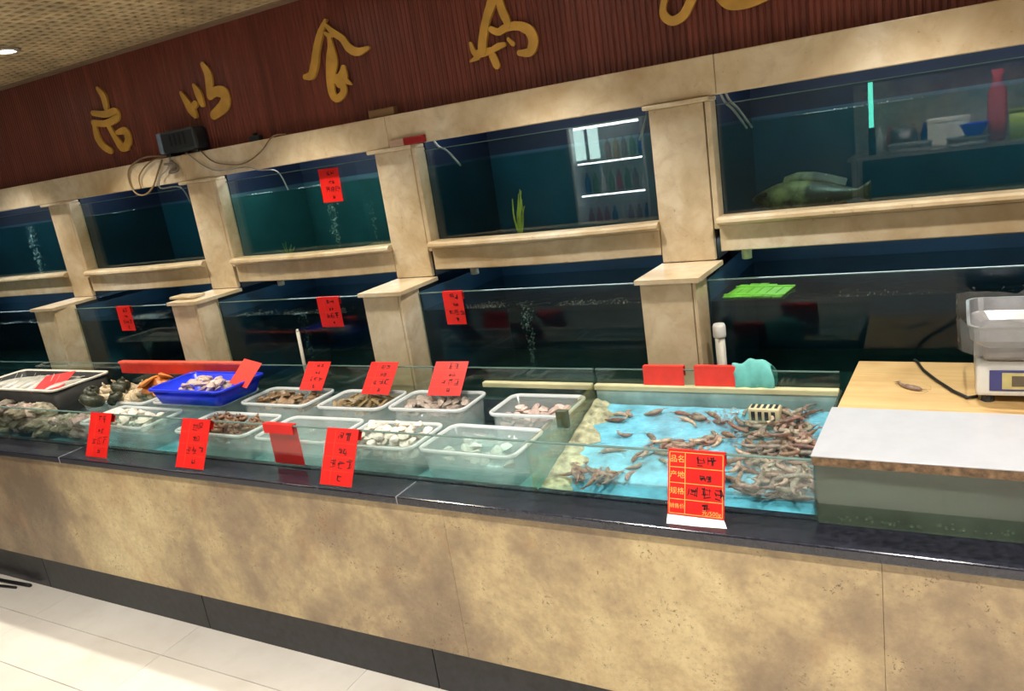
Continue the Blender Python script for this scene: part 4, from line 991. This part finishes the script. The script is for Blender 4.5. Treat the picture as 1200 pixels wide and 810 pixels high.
# ================================================================== THE SHOP ACROSS THE AISLE (mirrored in the tank glass)
fr = thing('drinks_fridge', 'lit drinks fridge across the aisle', 'fridge', (-3.17, -3.05, 0))
M_fr = plain('fridge_white', srgb(210, 214, 214), .4, var=.04)
MB().bbox(-.42, .42, -.32, -.28, 0, 1.75, .01).obj('back_panel', M_fr, fr)
for sx in (-.42, .39): MB().bbox(sx, sx+.03, -.28, .25, 0, 1.75, .005).obj('side_panel', M_fr, fr)
MB().bbox(-.39, .39, -.28, .25, 1.62, 1.75, .005).obj('header', M_dark, fr); MB().bbox(-.39, .39, -.28, .25, 0, .5, .005).obj('base', M_fr, fr)
for z in (.52, .90, 1.24): MB().bbox(-.388, .388, -.27, .2, z, z+.012, .003).obj('shelf', M_steel, fr)
kt = NT('fridge_tube'); e = kt.n('ShaderNodeEmission', ins={'Color': (.72, 1, .94, 1), 'Strength': 4.5}); kt.link(e.outputs[0], kt.out.inputs[0])
for x in (-.385, -.225): MB().bbox(x, x+.115, .15, .17, 1.27, 1.60, .004).obj('light_panel', kt.m, fr)
MB().tube([(-.36, .2, 1.6), (.36, .2, 1.6)], .012, 8).obj('light_tube', lamp_mat('fridge_tube_lamp', (.9, 1, 1, 1), 14.0), fr)
for z in (.89, 1.23): MB().tube([(-.36, .19, z), (.36, .19, z)], .008, 8).obj('light_tube', MATS['shelf_lamp'] if 'shelf_lamp' in MATS else MATS.setdefault('shelf_lamp', lamp_mat('shelf_tube_lamp', (.9, 1, 1, 1), 14.0)), fr)
bprof = [(.0, 0), (.03, 0), (.032, .01), (.032, .13), (.014, .18), (.012, .21), (.0, .215)]
bcol = [srgb(190, 40, 40), srgb(220, 220, 215), srgb(40, 60, 150), srgb(200, 150, 60), srgb(110, 150, 90), srgb(150, 100, 90)]
bm_ = [MB().lathe([(max(.0005, a_), b_) for a_, b_ in bprof], seg=10).mesh('drink_bottle', plain('bottle_%s' % n_, c_, .25, var=.1), True) for n_, c_ in zip(('red', 'white', 'blue', 'amber', 'green', 'brown'), bcol)]
bn = ['red', 'white', 'blue', 'amber', 'green', 'brown']
rr = random.Random(2)
for z in (.533, .913, 1.253):
    for i in range(8):
        if z > 1.2 and i in (0, 2): continue
        c_ = rr.randrange(6)
        tag(put('drink_bottle', bm_[c_], None, (-3.17-.33+.092*i, -3.05+.06, z)), '%s drink bottle in the fridge across the aisle' % bn[c_], 'bottle', 'bottles in the drinks fridge')
tb = thing('stall_table', 'steel stall table across the aisle', 'table', (-.1, -3.0, 0))
MB().bbox(-.75, .75, -.3, .3, .95, .98, .006).obj('tabletop', M_steel, tb)
for sx in (-.7, .7):
    for sy in (-.25, .25): MB().box(sx-.02, sx+.02, sy-.02, sy+.02, 0, .95).obj('leg', M_steel, tb)
MB().bbox(-.72, .72, -.28, -.26, .3, .95, .004).obj('apron', M_dark, tb)
MB().bbox(-.74, .74, -.3, -.285, .981, 1.6, .003).obj('splash_panel', plain('grey_panel', srgb(176, 160, 140), .5, var=.3, scale=7), tb)
ln = thing('green_light_tube', 'glowing green light tube upright on the stall table', 'lamp', (-.66, -2.9, .981))
kt2 = NT('green_tube'); e = kt2.n('ShaderNodeEmission', ins={'Color': (.16, 1, .72, 1), 'Strength': 5.0}); kt2.link(e.outputs[0], kt2.out.inputs[0])
MB().lathe([(.03, 0), (.03, .24)], seg=10).obj('stand', M_dark, ln); MB().lathe([(.02, .241), (.02, .63)], seg=10).obj('tube', kt2.m, ln)
for x, w_, lab, mt in ((-.35, .34, 'steel tray on the stall table across the aisle', M_steel), (.08, .3, 'second steel tray on the stall table across the aisle', M_steel)):
    t = thing('steel_tray', lab, 'tray', (x, -2.82, .981)); tub(w_, .26, .07, .003, mt, mt, t)
bw = thing('blue_bowl', 'blue plastic bowl on the stall table across the aisle', 'bowl', (.13, -2.82, 1.056)); MB().lathe([(.06, 0), (.11, .09), (.115, .1), (.1, .095), (.055, .01), (.001, .01)], seg=16).obj('bowl', M_blue, bw, True)
gb = thing('green_basket', 'yellow-green basket on the stall table across the aisle', 'basket', (.48, -2.9, .981)); tub(.2, .2, .24, .003, plain('lime_plastic', srgb(170, 190, 50), .5), MATS['lime_plastic'], gb)
rb = thing('red_bag', 'red bag on the stall table across the aisle', 'bag', (.30, -2.96, .981)); loft([ring(.12, .1, .03, 0), ring(.15, .12, .04, .15), ring(.14, .11, .04, .4), ring(.06, .05, .02, .5), ring(.1, .06, .02, .58)]).obj('bag', plain('red_bag_plastic', srgb(190, 50, 50), .5, var=.2), rb, True)
wc = thing('foam_box', 'white foam box on the stall table across the aisle', 'box', (-.06, -3.08, .981)); MB().bbox(-.16, .16, -.1, .1, 0, .2, .01).obj('body', M_foam, wc); MB().bbox(-.165, .165, -.105, .105, .2, .24, .01).obj('lid', M_foam, wc)
pt = thing('steel_pot', 'steel pot with a lid on the stall table across the aisle', 'pot', (-.42, -3.1, .981)); MB().lathe([(.1, 0), (.11, .01), (.11, .17), (.115, .18), (.1, .181)], seg=18).obj('pot', M_steel, pt, True); MB().lathe([(.108, .182), (.08, .2), (.015, .21), (.015, .235), (.001, .237)], seg=18).obj('lid', M_steel, pt, True)
for i in range(6):
    c_ = (1, 0, 3, 1, 5, 2)[i]
    tag(put('drink_bottle', bm_[c_], None, (-.62+.07*i+.02*(i % 2), -3.22+.03*(i % 2), .981)), '%s bottle standing against the panel of the stall table' % bn[c_], 'bottle', 'bottles on the stall table')
